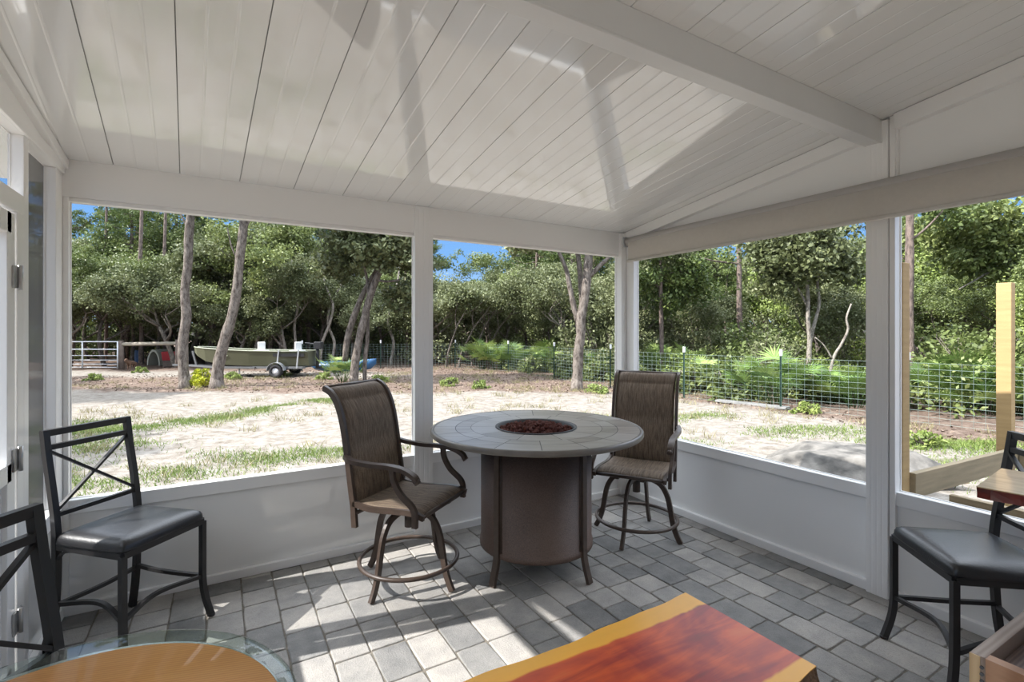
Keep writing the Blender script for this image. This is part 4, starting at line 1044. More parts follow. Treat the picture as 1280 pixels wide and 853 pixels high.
front_tree('oak_tree','grey oak trunk leaning right, just right of the yellow bush',
    [[(271,486,16),(273,458,15),(281,425,14),(290,395,13),(296,362,12.5),(299,330,12),(303,295,11.5),(306,260,11),(304,215,9),(300,170,6)],[(304,290,4),(312,276,3.5),(330,255,3)],[(300,330,2.5),(290,310,2),(284,285,1.6)]],15.0,M['bark'],M['leaf_grey'],
    [(305,165,0,1.8,56),(338,235,0,1.0,22)],seed=62)
front_tree('oak_tree','several-stemmed leaning grey oak beside the green palmetto, right of the boat',
    [[(442,480,12),(444,455,12),(449,425,11),(456,395,10),(463,370,10),(472,345,9),(486,322,6),(500,300,4)],
     [(456,478,6),(456,455,6),(459,425,5.5),(460,395,5),(461,372,5),(458,345,4),(452,318,3)],
     [(431,452,8),(434,425,9),(441,400,9),(452,372,8),(462,352,7),(474,330,5),(478,300,4)],
     [(468,350,4),(484,352,3.5),(500,350,2.5)]],16.5,M['bark'],M['leaf_grey'],
    [(478,312,0,1.1,52),(505,325,0,1.0,44),(445,305,.5,1.0,40),(420,335,1.0,.9,34),(500,290,0,1.1,36),(470,275,0,1.1,30),(510,370,.5,.8,26),(432,270,.3,1.0,26)],seed=63,depths=[0,.2,.5,0])
front_tree('oak_tree','thick-barked grey oak with a forked trunk, centre of the middle opening',
    [[(721,488,16),(722,465,14.5),(723,440,14),(726,418,13),(726,400,14),(731,372,13),(734,345,13),(736,318,12),(738,285,10),(742,240,8)],
     [(722,402,8),(717,382,8),(712,358,7),(708,338,6),(700,318,5),(690,295,4)],
     [(728,385,8),(726,355,8),(724,330,7.5),(720,300,6.5),(716,270,5)],
     [(738,345,7),(748,334,6),(758,325,5),(768,315,4),(780,300,3)]],14.5,M['bark'],M['leaf_grey'],
    [(735,215,0,1.7,60),(690,275,.3,1.0,36),(665,300,.6,.75,24),(785,262,0,1.0,24),(640,255,.3,1.1,30)],seed=64,depths=[0,.1,.35,0])
front_tree('scrub_oak','white-barked scrub oak with upright fork, past the fence right of the big palmetto',
    [[(1010,470,7),(1011,450,7),(1012,425,6),(1010,400,5.5),(1010,372,5),(1008,345,4),(1004,315,3)],[(1012,430,5),(1018,405,4.5),(1024,380,4),(1022,350,3.5),(1030,320,2.5)],[(1010,385,3.5),(1000,365,3),(990,352,2)]],13.2,M['bark_pale'],M['leaf_grey'],
    [(1005,320,0,1.1,60),(1045,330,.4,.9,40),(975,345,.5,.9,44),(1015,285,0,1.1,50),(960,310,.3,.8,30)],seed=65,depths=[0,.1,.1],size=.085)
front_tree('dead_sapling','crooked bare pale sapling just past the fence',
    [[(1037,482,4),(1038,465,4),(1043,445,3.8),(1052,430,3.6),(1060,412,3.2),(1058,398,2.6),(1064,380,2)],[(1041,450,2.2),(1030,432,1.8),(1019,422,1.4)]],12.2,M['bark_pale'],M['leaf_grey'],None,seed=66)
front_tree('pine_tree','tall thin-crowned pine whose trunk rises left of centre in the right-hand opening',
    [[(925,452,8),(925,420,7.5),(924,380,7.5),(924,340,7),(923,305,6.5),(921,270,6),(920,230,5)],[(923,330,3),(905,328,2.6),(886,325,2.2),(862,318,1.6)],[(923,318,2.5),(940,312,2),(958,300,1.4)]],19,M['bark_pine'],M['leaf_pine'],
    [(868,322,0,.7,14),(905,322,.3,.6,10),(955,302,0,.6,12),(920,225,0,1.4,30)],seed=67,size=.07)
front_tree('pine_tree','dark thick pine trunk next to the left lumber post outside',
    [[(1137,476,11),(1137,430,11),(1136,380,11),(1137,330,10.5),(1137,290,10),(1138,250,10),(1138,200,9)],[(1139,300,3),(1158,285,2.5),(1180,262,2)]],12.6,M['bark_pine'],M['leaf_pine'],
    [(1180,262,.2,.7,16),(1140,190,0,1.2,24)],seed=68,size=.07)
front_tree('pine_tree','short bright-green pine behind the far chair, left side of the right-hand opening',
    [[(827,460,6),(827,420,6),(826,370,5.5),(826,330,5),(825,295,4),(824,250,3)],[(826,360,2.5),(808,350,2),(796,345,1.6)],[(826,345,2.5),(846,340,2),(866,342,1.6)]],17,M['bark_pine'],M['leaf_pine'],
    [(826,315,0,.9,40),(855,345,0,.8,34),(803,350,0,.7,26),(868,362,.3,.7,26),(828,375,.3,.8,30)],seed=69,size=.08)
front_tree('scrub_oak','pale lichened oak behind the right lumber post, with drooping grey twigs',
    [[(1262,470,9),(1264,430,9),(1266,380,8.5),(1262,340,8),(1258,310,6),(1256,270,5)],[(1262,345,4),(1240,340,3),(1220,350,2),(1198,362,1.6)],[(1264,365,3),(1284,345,3),(1300,330,2)]],13.5,M['bark_pale'],M['leaf_green'],
    [(1250,300,0,1.2,56),(1210,320,.3,1.0,44),(1280,340,0,1.0,36),(1190,290,.3,1.0,40),(1230,265,0,1.0,36)],seed=70,size=.09)

wr=random.Random(8)
for i in range(14):
    x=-wr.uniform(9,20); y=wr.uniform(6,24)
    tm,me,_n=oaks[i%4] ; nm,ds,ct=KN[i%4]; put(nm,ds+' standing west of the porch, beyond the screen door side','tree',[('trunk',tm),('crown',me)],x,y,wr.uniform(.8,1.05),wr.uniform(0,6),group='oaks west of the porch: '+ds)
    tm,me=bushes[2]; put('bush','tall grey-green thicket west of the porch, beyond the screen door side','bush',[('stem',tm),('foliage',me)],-wr.uniform(10,20),wr.uniform(4,24),wr.uniform(1,1.5),wr.uniform(0,6),group='thickets west of the porch')
# thin stems standing in the edge of the wood
def stem(nm,lab,pts_,D,bk=M['bark'],grp=None): 
    t=front_tree(nm,lab,[pts_],D,bk,M['leaf_grey'],None,seed=int(pts_[0][0])); 
    if grp: t['group']=grp
for (px_,h_,w_,D_) in ((176,268,6,25),(206,262,5,27),(132,275,4.5,28),(508,300,4,26),(385,300,5,27)):
    stem('pine_tree','tall straight dark pine trunk in the wood, '+{176:'above the dog',206:'above the pale shelter',132:'above the metal gate',508:'left of the middle white post',385:'above the stern seat of the boat'}[px_],[(px_,462-(D_-22)*1.5,w_),(px_+1,400,w_*.95),(px_-1,340,w_*.85),(px_+1,h_,w_*.7),(px_,215,w_*.5)],D_,M['bark_pine'])
for (a_,b_,c_,lab) in ((318,330,312,'behind the bow half of the boat'),(348,352,340,'behind the front seat of the boat'),(366,368,362,'behind the stern of the boat'),(415,410,428,'behind the blue kayak'),(400,412,405,'just right of the outboard motor'),(489,485,497,'between the several-stemmed oak and the middle post')):
    stem('oak_sapling','thin crooked grey oak stem '+lab,[(a_,452,4.5),(a_+3,428,4),(b_,405,3.6),(b_+4,380,3.2),(c_,352,2.6),(c_+3,325,2)],23.5+(a_%7)*.3,M['bark_pale'])
for i,(a_,sp) in enumerate(((558,30),(574,44),(590,36),(604,48),(618,-20))):
    dd=23.0+i*.5
    front_tree('leaning_sapling','slender grey sapling leaning over the palmettos in the middle opening',
        [[(a_,447,2.6),(a_+sp*.25,425,2.4),(a_+sp*.45,408,2.1),(a_+sp*.8,388,1.8),(a_+sp*1.05,366,1.3)],[(a_+sp*.4,412,1.6),(a_+sp*.38,392,1.4),(a_+sp*.5,374,1.1)],[(a_+sp*.7,394,1.4),(a_+sp*1.1,388,1.2),(a_+sp*1.5,378,1.0)]],
        dd,M['bark'],M['leaf_grey'],[(a_+sp*1.0,372,0,.8,16),(a_+sp*.5,378,0,.6,10)],seed=80+i,size=.09)['group']='leaning saplings in the middle opening'
# ---- palmettos and bushes that stand out
def pal(i,px_,D_,lab,s=1,grp=None):
    x,y=at(px_,D_); put('palmetto',lab,'fan palm',[('stalk',palms[i][0]),('fronds',palms[i][1])],x,y,s,random.Random(px_).uniform(0,6.28),group=grp)
pal(2,968,11.4,'large bright green palmetto at the fence, seen between the far chair and the white post',1.0)
pal(0,428,16.9,'green palmetto growing at the foot of the several-stemmed oak',.95)
gp='palmettos behind the fence'
k=0
for (px_,D_,i,s) in [(1195,10.2,2,1.0),(1235,10.0,0,1.05),(1268,9.9,2,1.0),(1215,11.4,2,1.1),(1290,10.6,0,1.1),(1165,11.2,0,1.0)]:
    pal(i,px_,D_,'leafy palmetto in the bank between the two lumber posts, past the fence',s,'palmettos past the fence between the lumber posts')
for (px_,D_,i,s) in [(1040,11.6,1,1.0),(1068,11.0,0,1.0),(1092,11.2,1,1.0),(1008,12.6,0,1.0)]:
    pal(i,px_,D_,'low palmetto past the fence to the right of the big palmetto',s,'palmettos right of the big palmetto')
for (px_,D_,i,s) in [(938,13.8,0,.9),(905,15,1,1.0),(880,14.4,0,1.0),(860,16.5,2,1.0)]:
    pal(i,px_,D_,'palmetto in the shade past the fence behind the far chair',s,'palmettos behind the far chair')
for (px_,D_,i,s) in [(752,18.5,0,1.1),(772,19.5,2,1.0),(800,18,0,1.1),(822,17.6,2,1.0)]:
    pal(i,px_,D_,'palmetto past the fence right of the forked oak',s,'palmettos right of the forked oak')
for (px_,D_,i,s) in [(603,22.5,2,1.1),(622,21.8,0,1.2),(640,21.5,2,1.0),(662,21.4,0,1.1),(700,20.4,0,1.0),(682,22.5,2,1.1)]:
    pal(i,px_,D_,'bright palmetto past the fence left of the forked oak',s,'palmettos left of the forked oak')
# yellow-flowered bush between the two front trunks
x,y=at(253,15.3); tm,me=make_bush(71,.36,.55,M['leaf_yellow'],46,40,.045)
put('flowering_bush','small round bush with yellow-green leaves between two oak trunks','bush',[('stem',tm),('foliage',me)],x,y,1)
bs=make_bush(72,.35,.30,M['leaf_bright'],26,26,.05)
for i,(px_,py_,lab) in enumerate([(176,466,'low green weed clump beside the brown dog'),(352,471,'small weed clump in front of the boat trailer tyre'),(405,474,'weed clump below the blue kayak'),(290,474,'weed clump right of the leaning oak'),(475,478,'weed clump right of the several-stemmed oak'),(118,476,'weed clump in front of the metal gate'),(562,482,'weed clump at the left of the middle opening'),(600,486,'weed clump in the shade in the middle opening'),(746,492,'weed clump at the foot of the forked oak'),(1010,518,'weed clump at the fence foot right of the big palmetto'),(1150,560,'weed clump behind the left lumber post')]):
    x,y=ground(px_,py_); put('weed_clump',lab,'weed',[('stem',bs[0]),('foliage',bs[1])],x,y,.8,i*1.3,group='weed clumps in the yard')
# small tufty plants along the woodland edge
tuft=make_bush(73,.5,.55,M['leaf_green'],30,34,.05,3.0)
r_=random.Random(5)
for i in range(26):
    px_=r_.uniform(540,1085); D_=r_.uniform(14.5,21) if px_<800 else r_.uniform(12,15); x,y=at(px_,D_)
    if x<10.9: x=10.9+r_.uniform(0,1.2)
    l,rw=where(x,y); put('undergrowth_shrub','small leafy shrub at the fence line in front of '+l,'shrub',[('stem',tuft[0]),('foliage',tuft[1])],x,y,r_.uniform(.8,1.5),r_.uniform(0,6),group='fence shrubs by '+l)

# ---- grass: uncountable, follows patches in the sand
nr=np.random.default_rng(9)
bands=[((-3.5,11.3),(-.3,11.2),.75,1),((-.3,11.2),(2.4,12.7),.45,1),((-3.2,9.6),(-.9,9.3),.55,.8),((-2.2,7.6),(.3,7.3),.6,1),((.3,7.3),(2.2,7.0),.4,.7),((-2.0,6.3),(.6,5.6),.55,.9),((.6,5.6),(1.6,5.4),.3,.5),
       ((-.9,5.0),(.2,4.8),.4,.7),((6.5,7.0),(9.0,6.6),.45,.35),((7.5,5.2),(9.5,4.2),.5,.4),((8.3,3.6),(10.2,2.6),.55,.8),((5.3,8.4),(6.7,7.6),.35,.3),((4.8,5.7),(6.6,5.0),.35,.22),((6.8,2.9),(8.5,2.1),.5,.6)]
seg=[]
for (a,b,w_,dn) in bands:
    L_=math.dist(a,b); n=int(L_*w_*2*2600*dn); t=nr.random(n)
    P=np.array(a)+(np.array(b)-np.array(a))*t[:,None]+nr.normal(size=(n,2))*w_*.55
    seg.append(P)
# sparse tufts over the litter
def tufts(n,xr,yr,cond):
    c=np.stack([nr.uniform(*xr,n),nr.uniform(*yr,n)],1); c=c[[cond(*q) for q in c]]
    return np.repeat(c,26,axis=0)+nr.normal(size=(len(c)*26,2))*.09
sc=lambda x,y: (.543*x+.841*y>13.7 or x>9.8) and x<11.5 and y<22
T_=tufts(900,(-10,11.4),(2,21),sc); T2=tufts(170,(-3,10),(5,14),lambda x,y: .543*x+.841*y<13.7)
def noisef(P): return np.sin(P[:,0]*2.3+1.2*np.sin(P[:,1]*1.7))+np.sin(P[:,1]*3.1+.8*np.sin(P[:,0]*2.9))+.5*np.sin(P[:,0]*7+P[:,1]*5)
A=np.concatenate(seg); keep=noisef(A)+nr.normal(size=len(A))*.6>-.6; A=A[keep]
def blades(P,hgt,wid,m,name,lab):
    n=len(P); z=np.array([GZ+gh(p[0],p[1]) for p in P]); a=nr.uniform(0,2*PI,n); h=hgt*(.5+nr.random(n)); ln=nr.normal(size=(n,2))*h[:,None]*.55
    B=np.column_stack([P,z-.005]); w_=np.column_stack([np.cos(a)*wid/2,np.sin(a)*wid/2,np.zeros(n)]); T=B+np.column_stack([ln,h])
    me=fast_mesh(name,np.stack([B-w_,B+w_,T],1),3,m,nr.random(n)); o=bpy.data.objects.new(name,me); COL.objects.link(o); return tag(o,lab,'grass',kind='stuff')
blades(A,.045,.013,M['grass'],'lawn_grass','green grass growing in broken strips across the pale sand')
blades(np.concatenate([T_,T2]),.11,.012,M['drygrass'],'wild_grass','thin dry grass tufts scattered over leaf litter and sand')

# fallen leaves and bits of litter on the brown ground
n=26000; P=np.stack([nr.uniform(-11,11.3,n),nr.uniform(2,24,n)],1); v=.543*P[:,0]+.841*P[:,1]
P=P[(((v>13.6)|(P[:,0]>9.9)))&(P[:,1]<24)]; n=len(P)
zz=np.array([GZ+gh(a,b)+.012 for a,b in P]); c3_=np.column_stack([P,zz]); nn=nr.normal(size=(n,3))*.5+np.array([0,0,1]); nn/=np.linalg.norm(nn,axis=1)[:,None]
a=np.cross(nn,nr.normal(size=(n,3))); a/=np.linalg.norm(a,axis=1)[:,None]; b=np.cross(nn,a); s=.03*(.6+nr.random(n)); a*=s[:,None]; b*=(s*.6)[:,None]
M['litter']=leafmat('dead_leaf',(.07,.045,.03),(.16,.105,.075),(.29,.22,.16),.05)
me=fast_mesh('leaf_litter',np.stack([c3_-a,c3_-b,c3_+a,c3_+b],1),4,M['litter'],nr.random(n)); o=bpy.data.objects.new('leaf_litter',me); COL.objects.link(o)
tag(o,'brown fallen leaves strewn on the ground under the trees','leaves',kind='stuff')

# ---- wire fence
fp=[(11.6,-3.0),(11.3,1.5),(11.0,4.2),(10.45,6.3),(10.1,8.6),(10.15,11.4),(10.2,14.4),(10.4,18.0),(9.4,21.2),(6.2,22.2),(3.0,22.8)]
fe=thing('wire_fence','welded wire fence on thin green posts with white tips along the edge of the wood','fence',(fp[3][0],fp[3][1],GZ))
ox,oy_=fp[3]
for i in range(len(fp)-1):
    a=Vector((fp[i][0]-ox,fp[i][1]-oy_,0)); b=Vector((fp[i+1][0]-ox,fp[i+1][1]-oy_,0)); L_=(b-a).length; m=MB()
    n=int(L_/.15)
    wr=.0028
    for k in range(n+1):
        p=a.lerp(b,k/n); m.tube([p+Vector((0,0,.02)),p+Vector((0,0,1.12))],wr,3,cap=False,smooth=False)
    for k in range(11):
        z=.04+.108*k; m.tube([a+Vector((0,0,z)),b+Vector((0,0,z))],wr,3,cap=False,smooth=False)
    m.build('wire_mesh',M['wire'],fe)
for i,(x,y) in enumerate(fp):
    m=MB(); m.box(-.022,.022,-.004,.004,-.1,1.20); m.box(-.004,.004,-.03,.0,-.1,1.20); q=m.build('post',M['tpost'],fe); q.location=(x-ox,y-oy_,0)
    m=MB(); m.box(-.026,.026,-.033,.007,1.17,1.31); m.build('post_tip',M['whitep'],q)

# ---- lumber framing outside the right wall
lp0=at(1126,3.02); lp1=at(1257,3.95)
yb_=lp1[1]; 
m=MB(); m.box(-.045,.045,-.045,.045,0,1.92-GZ); o=m.build('lumber_post',M['lumber'],bevel=.004); o.location=(lp0[0]+.03,yb_+.02,GZ); tag(o,'tan square lumber post standing right behind the white window post outside','post')
m=MB(); m.box(-.045,.045,-.045,.045,0,1.885-GZ); o=m.build('lumber_post',M['lumber'],bevel=.004); o.location=(lp1[0],yb_,GZ); tag(o,'sunlit yellow lumber post standing free outside the right-hand opening','post')
def board(name,lab,a,b,w,h):
    a=Vector(a); b=Vector(b); c_=(a+b)/2; m=MB(); L_=(b-a).length; m.box(-L_/2,L_/2,-w/2,w/2,-h/2,h/2); o=m.build(name,M['lumber_x'],bevel=.003)
    o.location=c_; o.rotation_euler=(0,-math.asin((b-a).z/L_),math.atan2((b-a).y,(b-a).x)); return tag(o,lab,'board')
board('rim_board','long lumber board on edge running out from the wall to the sunlit post',(lp0[0]+.08,yb_-.035,.555),(lp1[0]+.02,yb_-.066,.51),.038,.15)
board('end_board','lumber board on edge crossing behind the right stool, from the sunlit post',(lp1[0]-.03,yb_-.09,.50),(lp1[0]-.03,yb_-2.4,.50),.038,.15)
board('joist_board','grey lumber joist on edge just inside the wall-side board outside',(3.62,yb_-.55,.40),(5.3,yb_-.50,.40),.038,.14)
board('blocking_board','short cross board between joist and long board outside the sill',(4.05,yb_-.09,.38),(4.05,yb_-.50,.38),.038,.14)
for i in range(5):
    board('deck_plank','flat lumber plank laid on the joists behind the right sill, row %s'%('nearest the wall','second from the wall','middle one','second from the open end','nearest the open end')[i] if False else ['flat deck plank, first outside the right-hand sill','flat deck plank, second outside the right-hand sill','flat deck plank, third outside the right-hand sill','flat deck plank, fourth outside the right-hand sill','flat deck plank, farthest outside the right-hand sill'][i],
      (3.78+.155*i,yb_-.58,.49),(3.78+.155*i,yb_-2.5,.49),.14,.03)
board('ledger_board','dark lumber board lying on shaded sand left of the white post',(6.15,2.50,-.12),(6.9,2.15,-.10),.16,.05)
nr2=np.random.default_rng(3); m=MB(); cxm,cym=6.75,3.15; vs=[]; nn_=40  # low raised heap on the sand, coloured mottled dark grey
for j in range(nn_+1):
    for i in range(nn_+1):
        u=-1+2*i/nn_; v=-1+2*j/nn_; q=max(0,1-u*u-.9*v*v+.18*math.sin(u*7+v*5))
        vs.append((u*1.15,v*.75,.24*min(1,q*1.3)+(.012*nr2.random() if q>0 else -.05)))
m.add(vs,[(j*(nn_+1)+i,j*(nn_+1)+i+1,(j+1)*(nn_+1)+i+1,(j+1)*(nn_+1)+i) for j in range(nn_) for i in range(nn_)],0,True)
o=m.build('dark_heap',simple('mottled_dark_grey',(.19,.175,.155),.95,noise=.7,nscale=5,bump=1,bscale=18,dark=(.035,.033,.03))); o.location=(cxm,cym,GZ); o.rotation_euler=(0,0,-.35); tag(o,'low dark grey heap on the sand beyond the right-hand sill','heap',kind='stuff')
# glove-like tool hanging by the left post
x,y=at(1141,3.1); 
# weathered plank by the fence
a=ground(897,503); b=ground(985,513)
m=MB(); L_=math.dist(a,b); m.box(-L_/2,L_/2,-.12,.12,0,.05); o=m.build('weathered_plank',M['greyboard'],bevel=.005); o.location=((a[0]+b[0])/2,(a[1]+b[1])/2,GZ+.02); o.rotation_euler=(0,0,math.atan2(b[1]-a[1],b[0]-a[0])); tag(o,'long weathered grey plank lying on the ground before the big palmetto','plank')

# ---- boat on trailer; local x runs bow(-) to stern(+), parallel to the view
BD=18.9; bxx,byy=at(321,BD)
bt=thing('jon_boat','olive green flat-bottomed boat with two white seats, on a trailer under the oaks','boat',(bxx,byy,GZ),-YAW)
st=[(-2.32,.10,.92,1.10),(-2.1,.34,.78,1.09),(-1.7,.50,.58,1.06),(-1.0,.62,.46,1.01),(0,.68,.42,.97),(1.2,.68,.42,.95),(2.2,.64,.42,.95)]
m=MB(); vs=[]
for (x,hw_,zb,zt) in st:
    vs+=[(x,-hw_,zt),(x,-hw_*.80,zb),(x,hw_*.80,zb),(x,hw_,zt),(x,hw_-.03,zt),(x,hw_*.78,zb+.03),(x,-hw_*.78,zb+.03),(x,-hw_+.03,zt)]
n=8; m.add(vs,[(i*n+j,i*n+(j+1)%n,(i+1)*n+(j+1)%n,(i+1)*n+j) for i in range(len(st)-1) for j in range(n)]+[tuple(range(8)),tuple((len(st)-1)*n+j for j in range(8))],0)
m.add([(2.19,-.6,.96),(2.19,.6,.96),(2.19,.5,.43),(2.19,-.5,.43)],[(0,1,2,3)])
m.build('hull',M['boat'],bt)
m=MB()
for s_ in (-1,1): m.tube([(x,s_*hw_,zt+.01) for x,hw_,zb,zt in st],.022,6)
m.build('gunwale',M['boat_in'],bt)
m=MB(); m.box(.95,2.1,-.705,-.69,.77,.88); m.build('side_stripe',M['blackp'],bt)
for xs_ in (.15,1.55):
    q=MB(); q.box(xs_-.2,xs_+.2,-.28,.28,.88,.98); s0=q.build('seat',M['whitep'],bt,bevel=.02)
    q=MB(); q.obox((xs_+.03,-.24,1.12),(xs_+.03,.24,1.12),.08,.36); q.build('seat_back',M['whitep'],s0,bevel=.03)
for xs_ in (-.9,.85):
    q=MB(); q.box(xs_-.13,xs_+.13,-.60,.60,.78,.82); q.build('thwart',M['boat_in'],bt)
q=MB(); q.box(2.22,2.50,-.14,.14,1.02,1.30); q.tube([(2.32,0,1.05),(2.32,0,.35)],.06,10); q.obox((2.28,0,1.2),(1.85,-.02,1.26),.05,.05); q.box(2.24,2.55,-.02,.02,.28,.38); q.build('outboard_motor',M['blackp'],bt,bevel=.02)
for xs_ in (1.2,1.93):
    q=MB(); q.obox((xs_-.03,-.715,1.02),(xs_-.10,-.72,.33),.02,.05); q.build('strap',M['steel'],bt)
tr_=thing('boat_trailer','low boat trailer with one visible tyre and silver hub, carrying the olive boat','trailer',(bxx,byy,GZ),-YAW)
q=MB(); 
for s_ in (-1,1):
    q.obox((-1.3,s_*.42,.36),(2.1,s_*.62,.36),.06,.08); q.obox((-1.3,s_*.42,.36),(-2.6,0,.40),.06,.07)
for xs_ in (-1.2,.2,1.9): q.obox((xs_,-.6,.36),(xs_,.6,.36),.05,.06)
q.obox((-2.6,0,.40),(-3.2,0,.42),.07,.07); q.obox((-2.3,0,.42),(-2.45,0,.95),.06,.06); q.obox((1.1,-.85,.24),(1.1,.85,.24),.05,.05); q.build('frame',simple('dull_trailer_steel',(.16,.165,.17),.5,metal=.3),tr_)
for s_ in (-1,1):
    q=MB(); R=.245; q.lathe([(.13,-.09),(R-.03,-.09),(R,-.06),(R,.06),(R-.03,.09),(.13,.09)],28,closed=True); w0=q.build('tyre',M['rubber'],tr_); w0.rotation_euler=(PI/2,0,0); w0.location=(1.12,s_*.80,.245)
    q=MB(); q.lathe([(.001,-.07),(.05,-.08),(.06,-.05),(.13,-.07),(.135,.07),(.001,.06)],24); q.build('hub',M['whitep'],w0)
    q=MB(); P=[(1.12+.31*math.cos(a),s_*.80,.25+.31*math.sin(a)) for a in np.linspace(PI*.98,PI*.02,13)]; q.tube(P,0,flat=(.22,.012,(0,0,1))); q.build('fender',M['steel'],tr_)
q=MB(); q.tube([(-2.95,0,.40),(-2.95,0,0)],.03,8); q.tube([(-.5,-.3,.36),(-.5,-.3,0)],.025,8); q.build('jack_stand',M['steel'],tr_)
# blue kayak behind the stern
kx,ky=at(428,20.2)
m=MB(); K=[(-1.32,.02,.30,.42),(-1.1,.16,.14,.46),(-.6,.30,.06,.48),(0,.34,.05,.50),(.6,.30,.06,.53),(1.15,.15,.16,.58),(1.38,.02,.36,.60)]; vs=[]; n=14
for (x,hw_,zb,zt) in K:
    for j in range(n): a=2*PI*j/n; vs.append((x,hw_*math.cos(a),(zb+zt)/2+(zt-zb)/2*math.sin(a)))
m.add(vs,[(i*n+j,i*n+(j+1)%n,(i+1)*n+(j+1)%n,(i+1)*n+j) for i in range(len(K)-1) for j in range(n)]+[tuple(range(n)),tuple((len(K)-1)*n+j for j in range(n))],0,True)
ky_=m.build('kayak',M['blue']); ky_.location=(kx,ky,GZ); ky_.rotation_euler=(0,0,-YAW); tag(ky_,'blue kayak lying on the ground behind the stern of the boat','kayak')
# ---- gate, posts and rail
GDp=22.1; g0=at(75,GDp); g1=at(147,GDp-.1)
gt_=thing('metal_gate','pale tubular metal gate standing by the wooden post at the far left','gate',(g1[0],g1[1],GZ),math.atan2(g0[1]-g1[1],g0[0]-g1[0]))
Lg=math.dist(g0,g1); q=MB()
for z in (1.24,.90,.62,.42,.24,.10): q.tube([(0,0,z),(Lg,0,z)],.027 if z>.8 else .014,8)
for x in (0.0,1.62,Lg): q.tube([(x,0,.05),(x,0,1.26)],.03,8)
q.build('gate_frame',M['gatepaint'],gt_)
def rpost(px_,D_,lab,h=1.3,r=.11):
    x,y=at(px_,D_); m=MB(); m.tube([(0,0,-.1),(0,0,h*.5),(0,0,h)],[r,r*.95,r*.9],10); o=m.build('wooden_post',M['postwood']); o.location=(x,y,GZ); tag(o,lab,'post','round wooden posts by the gate')
rpost(151.5,22.2,'dark round wooden post between the metal gate and the rail',1.28,.12)
rpost(222,22.6,'round wooden post at the right end of the rail, beside the slim oak',1.32,.10)
a=at(153,22.2); b=at(221,22.6); m=MB(); m.tube([(a[0],a[1],.92),(b[0],b[1],.95)],.085,10); o=m.build('wooden_rail',M['railwood']); tag(o,'horizontal round wooden rail between the two posts right of the gate','rail')
# things in the pen beyond the rail
x,y=at(174,25.5); m=MB(); m.lathe([(.001,0),(.26,0),(.29,.12),(.27,.2),(.29,.45),(.27,.75),(.25,.85),(.001,.86)],20); o=m.build('barrel',simple('dark_blue_plastic',(.012,.055,.15),.5)); o.location=(x,y,GZ); o.scale=(.72,.72,.85); tag(o,'blue plastic barrel in the shade beyond the wooden rail','barrel')
x,y=at(212,24.0); m=MB(); m.add([(-.27,-.2,.30),(.27,-.2,.30),(.27,.2,.30),(-.27,.2,.30),(-.32,-.25,.72),(.32,-.25,.72),(.32,.25,.72),(-.32,.25,.72)],[(0,1,2,3),(4,5,6,7),(0,1,5,4),(1,2,6,5),(2,3,7,6),(3,0,4,7)]); m.box(-.25,.25,-.18,.18,0,.3,1)
o=m.build('tub',[M['red'],M['postwood']],bevel=.01); o.location=(x,y,GZ); tag(o,'red tub on a low stand beyond the right end of the rail','tub')
x,y=at(198,24.8); t=thing('domed_shelter','small pale domed shelter with a dark opening beyond the wooden rail','shelter',(x,y,GZ),-YAW)
m=MB(); prof=[(.32*math.cos(a),.80*math.sin(a)) for a in np.linspace(0,PI,17)]; vs=[(px_,yy,pz_) for yy in (-.35,.6) for px_,pz_ in prof]+[(px_*.82,yy,pz_*.86) for yy in (-.35,.6) for px_,pz_ in prof]; n=17
fs=[(i,i+1,n+i+1,n+i) for i in range(n-1)]+[(2*n+i,2*n+i+1,3*n+i+1,3*n+i) for i in range(n-1)]+[(i,i+1,2*n+i+1,2*n+i) for i in range(n-1)]+[(n+i,n+i+1,3*n+i+1,3*n+i) for i in range(n-1)]
m.add(vs,fs,0); m.build('hood',M['canvas'],t)
m=MB(); m.add([(px_*.8,.55,pz_*.85) for px_,pz_ in prof],[tuple(range(n))]); m.build('back_cloth',M['dark_in'],t)
# brown dog by the post: one skinned body
def dog():
    me=bpy.data.meshes.new('dog')
    V=[(0,0,.34),(.14,0,.35),(.30,0,.36),(.40,0,.44),(.47,0,.50),(.58,0,.47),      # pelvis..chest..neck..head..muzzle
       (.30,.08,.30),(.31,.085,.16),(.30,.085,.02),(.34,.085,.01),
       (.30,-.08,.30),(.28,-.085,.16),(.30,-.085,.02),(.34,-.085,.01),
       (-.03,.08,.28),(.02,.085,.20),(-.06,.085,.12),(-.03,.085,.01),
       (-.03,-.08,.28),(.02,-.085,.20),(-.06,-.085,.12),(-.03,-.085,.01),
       (-.10,0,.36),(-.20,0,.30),(-.26,0,.22),(.46,.05,.57),(.46,-.05,.57)]
    E=[(0,1),(1,2),(2,3),(3,4),(4,5),(2,6),(6,7),(7,8),(8,9),(2,10),(10,11),(11,12),(12,13),(0,14),(14,15),(15,16),(16,17),(0,18),(18,19),(19,20),(20,21),(0,22),(22,23),(23,24),(4,25),(4,26)]
    R=[.095,.10,.125,.08,.075,.035]+[.05,.028,.02,.02]*2+[.055,.038,.022,.02]*2+[.04,.018,.01,.018,.018]
    me.from_pydata(V,E,[]); me.materials.append(M['fur']); o=bpy.data.objects.new('dog',me); COL.objects.link(o)
    o.modifiers.new('skin','SKIN'); 
    if not me.skin_vertices: 
        bpy.context.view_layer.objects.active=o
    for i,r_ in enumerate(R): me.skin_vertices[0].data[i].radius=(r_,r_)
    me.skin_vertices[0].data[0].use_root=True
    sm=o.modifiers.new('sub','SUBSURF'); sm.levels=1; sm.render_levels=1
    return o
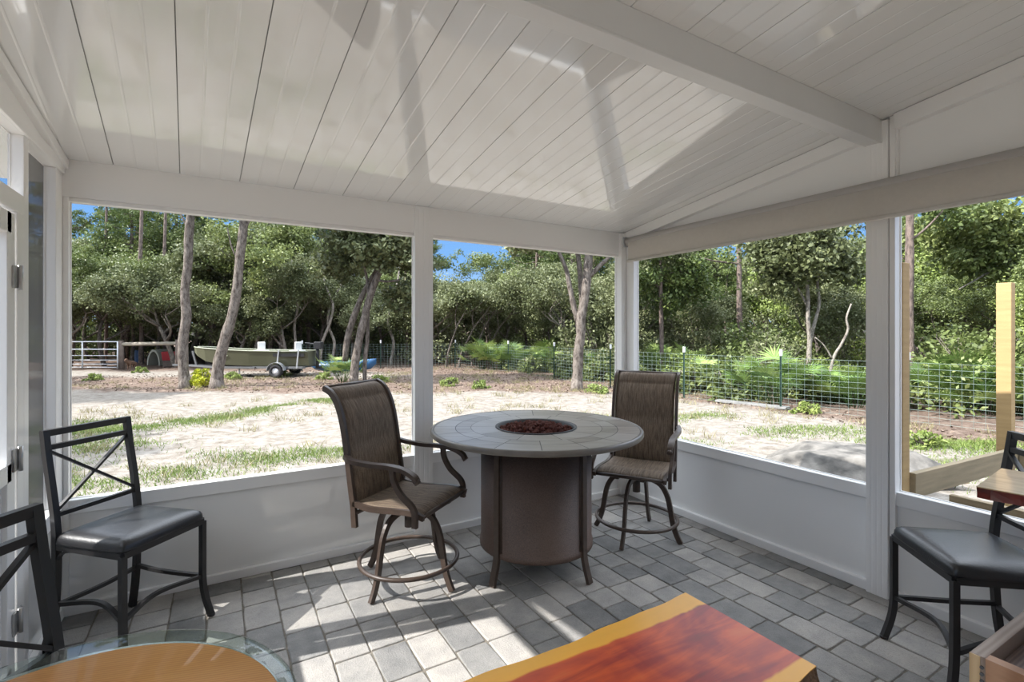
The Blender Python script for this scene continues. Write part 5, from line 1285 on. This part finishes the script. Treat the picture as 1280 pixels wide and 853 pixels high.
o=dog(); x,y=ground(168,463); o.location=(x,y,GZ+.01); o.rotation_euler=(0,0,-YAW-PI/2-.2); o.scale=(.8,.8,.9); tag(o,'small brown dog standing at the foot of the wooden gate post','dog')

# ------------------------------------------------------------------ light and camera
SUN_EL=math.radians(42.8); AZ=math.radians(-11)             # direction the light travels, in the room frame
d=Vector((math.cos(AZ)*math.cos(SUN_EL),math.sin(AZ)*math.cos(SUN_EL),-math.sin(SUN_EL)))
ld=bpy.data.lights.new('sun','SUN'); ld.energy=5.4; ld.angle=math.radians(.53); ld.color=(1,.97,.925)
lo=bpy.data.objects.new('sun',ld); COL.objects.link(lo); lo.rotation_euler=d.to_track_quat('-Z','Y').to_euler(); lo.location=(-10,3,12)
wd=bpy.data.worlds.new('world'); SC.world=wd; wd.use_nodes=True; nt=wd.node_tree
bg=nt.nodes['Background']; tcw=nt.nodes.new('ShaderNodeTexCoord'); spw=nt.nodes.new('ShaderNodeSeparateXYZ'); nt.links.new(tcw.outputs['Generated'],spw.inputs[0])
# clear deep-blue lower sky, unseen upper sky brightened as added fill light
rw_=ramp(nt,[(0,(.10,.10,.09)),(.02,(.30,.42,.58)),(.14,(.115,.25,.48)),(.29,(.10,.23,.47)),(.46,(1.40,1.53,1.72)),(1,(1.95,2.12,2.35))],spw.outputs['Z'])
nt.links.new(rw_.outputs[0],bg.inputs[0]); bg.inputs[1].default_value=1.0
cd=bpy.data.cameras.new('camera'); cd.sensor_width=36; cd.lens=FPX*36/1280; cd.shift_y=(HOR-426.5)/1280; cd.clip_start=.02; cd.clip_end=300
co=bpy.data.objects.new('camera',cd); COL.objects.link(co); co.location=(0,0,EYE); co.rotation_euler=(PI/2,0,-YAW); SC.camera=co
vsn=SC.view_settings; vsn.view_transform='Standard'; vsn.look='None'; vsn.gamma=1; vsn.use_curve_mapping=False; vsn.exposure=1.1
cy=SC.cycles if hasattr(SC,'cycles') else None
if cy:
    cy.max_bounces=10; cy.diffuse_bounces=6; cy.glossy_bounces=4; cy.transparent_max_bounces=12; cy.transmission_bounces=8
    cy.caustics_reflective=False; cy.caustics_refractive=False; cy.use_denoising=True; cy.sample_clamp_indirect=8
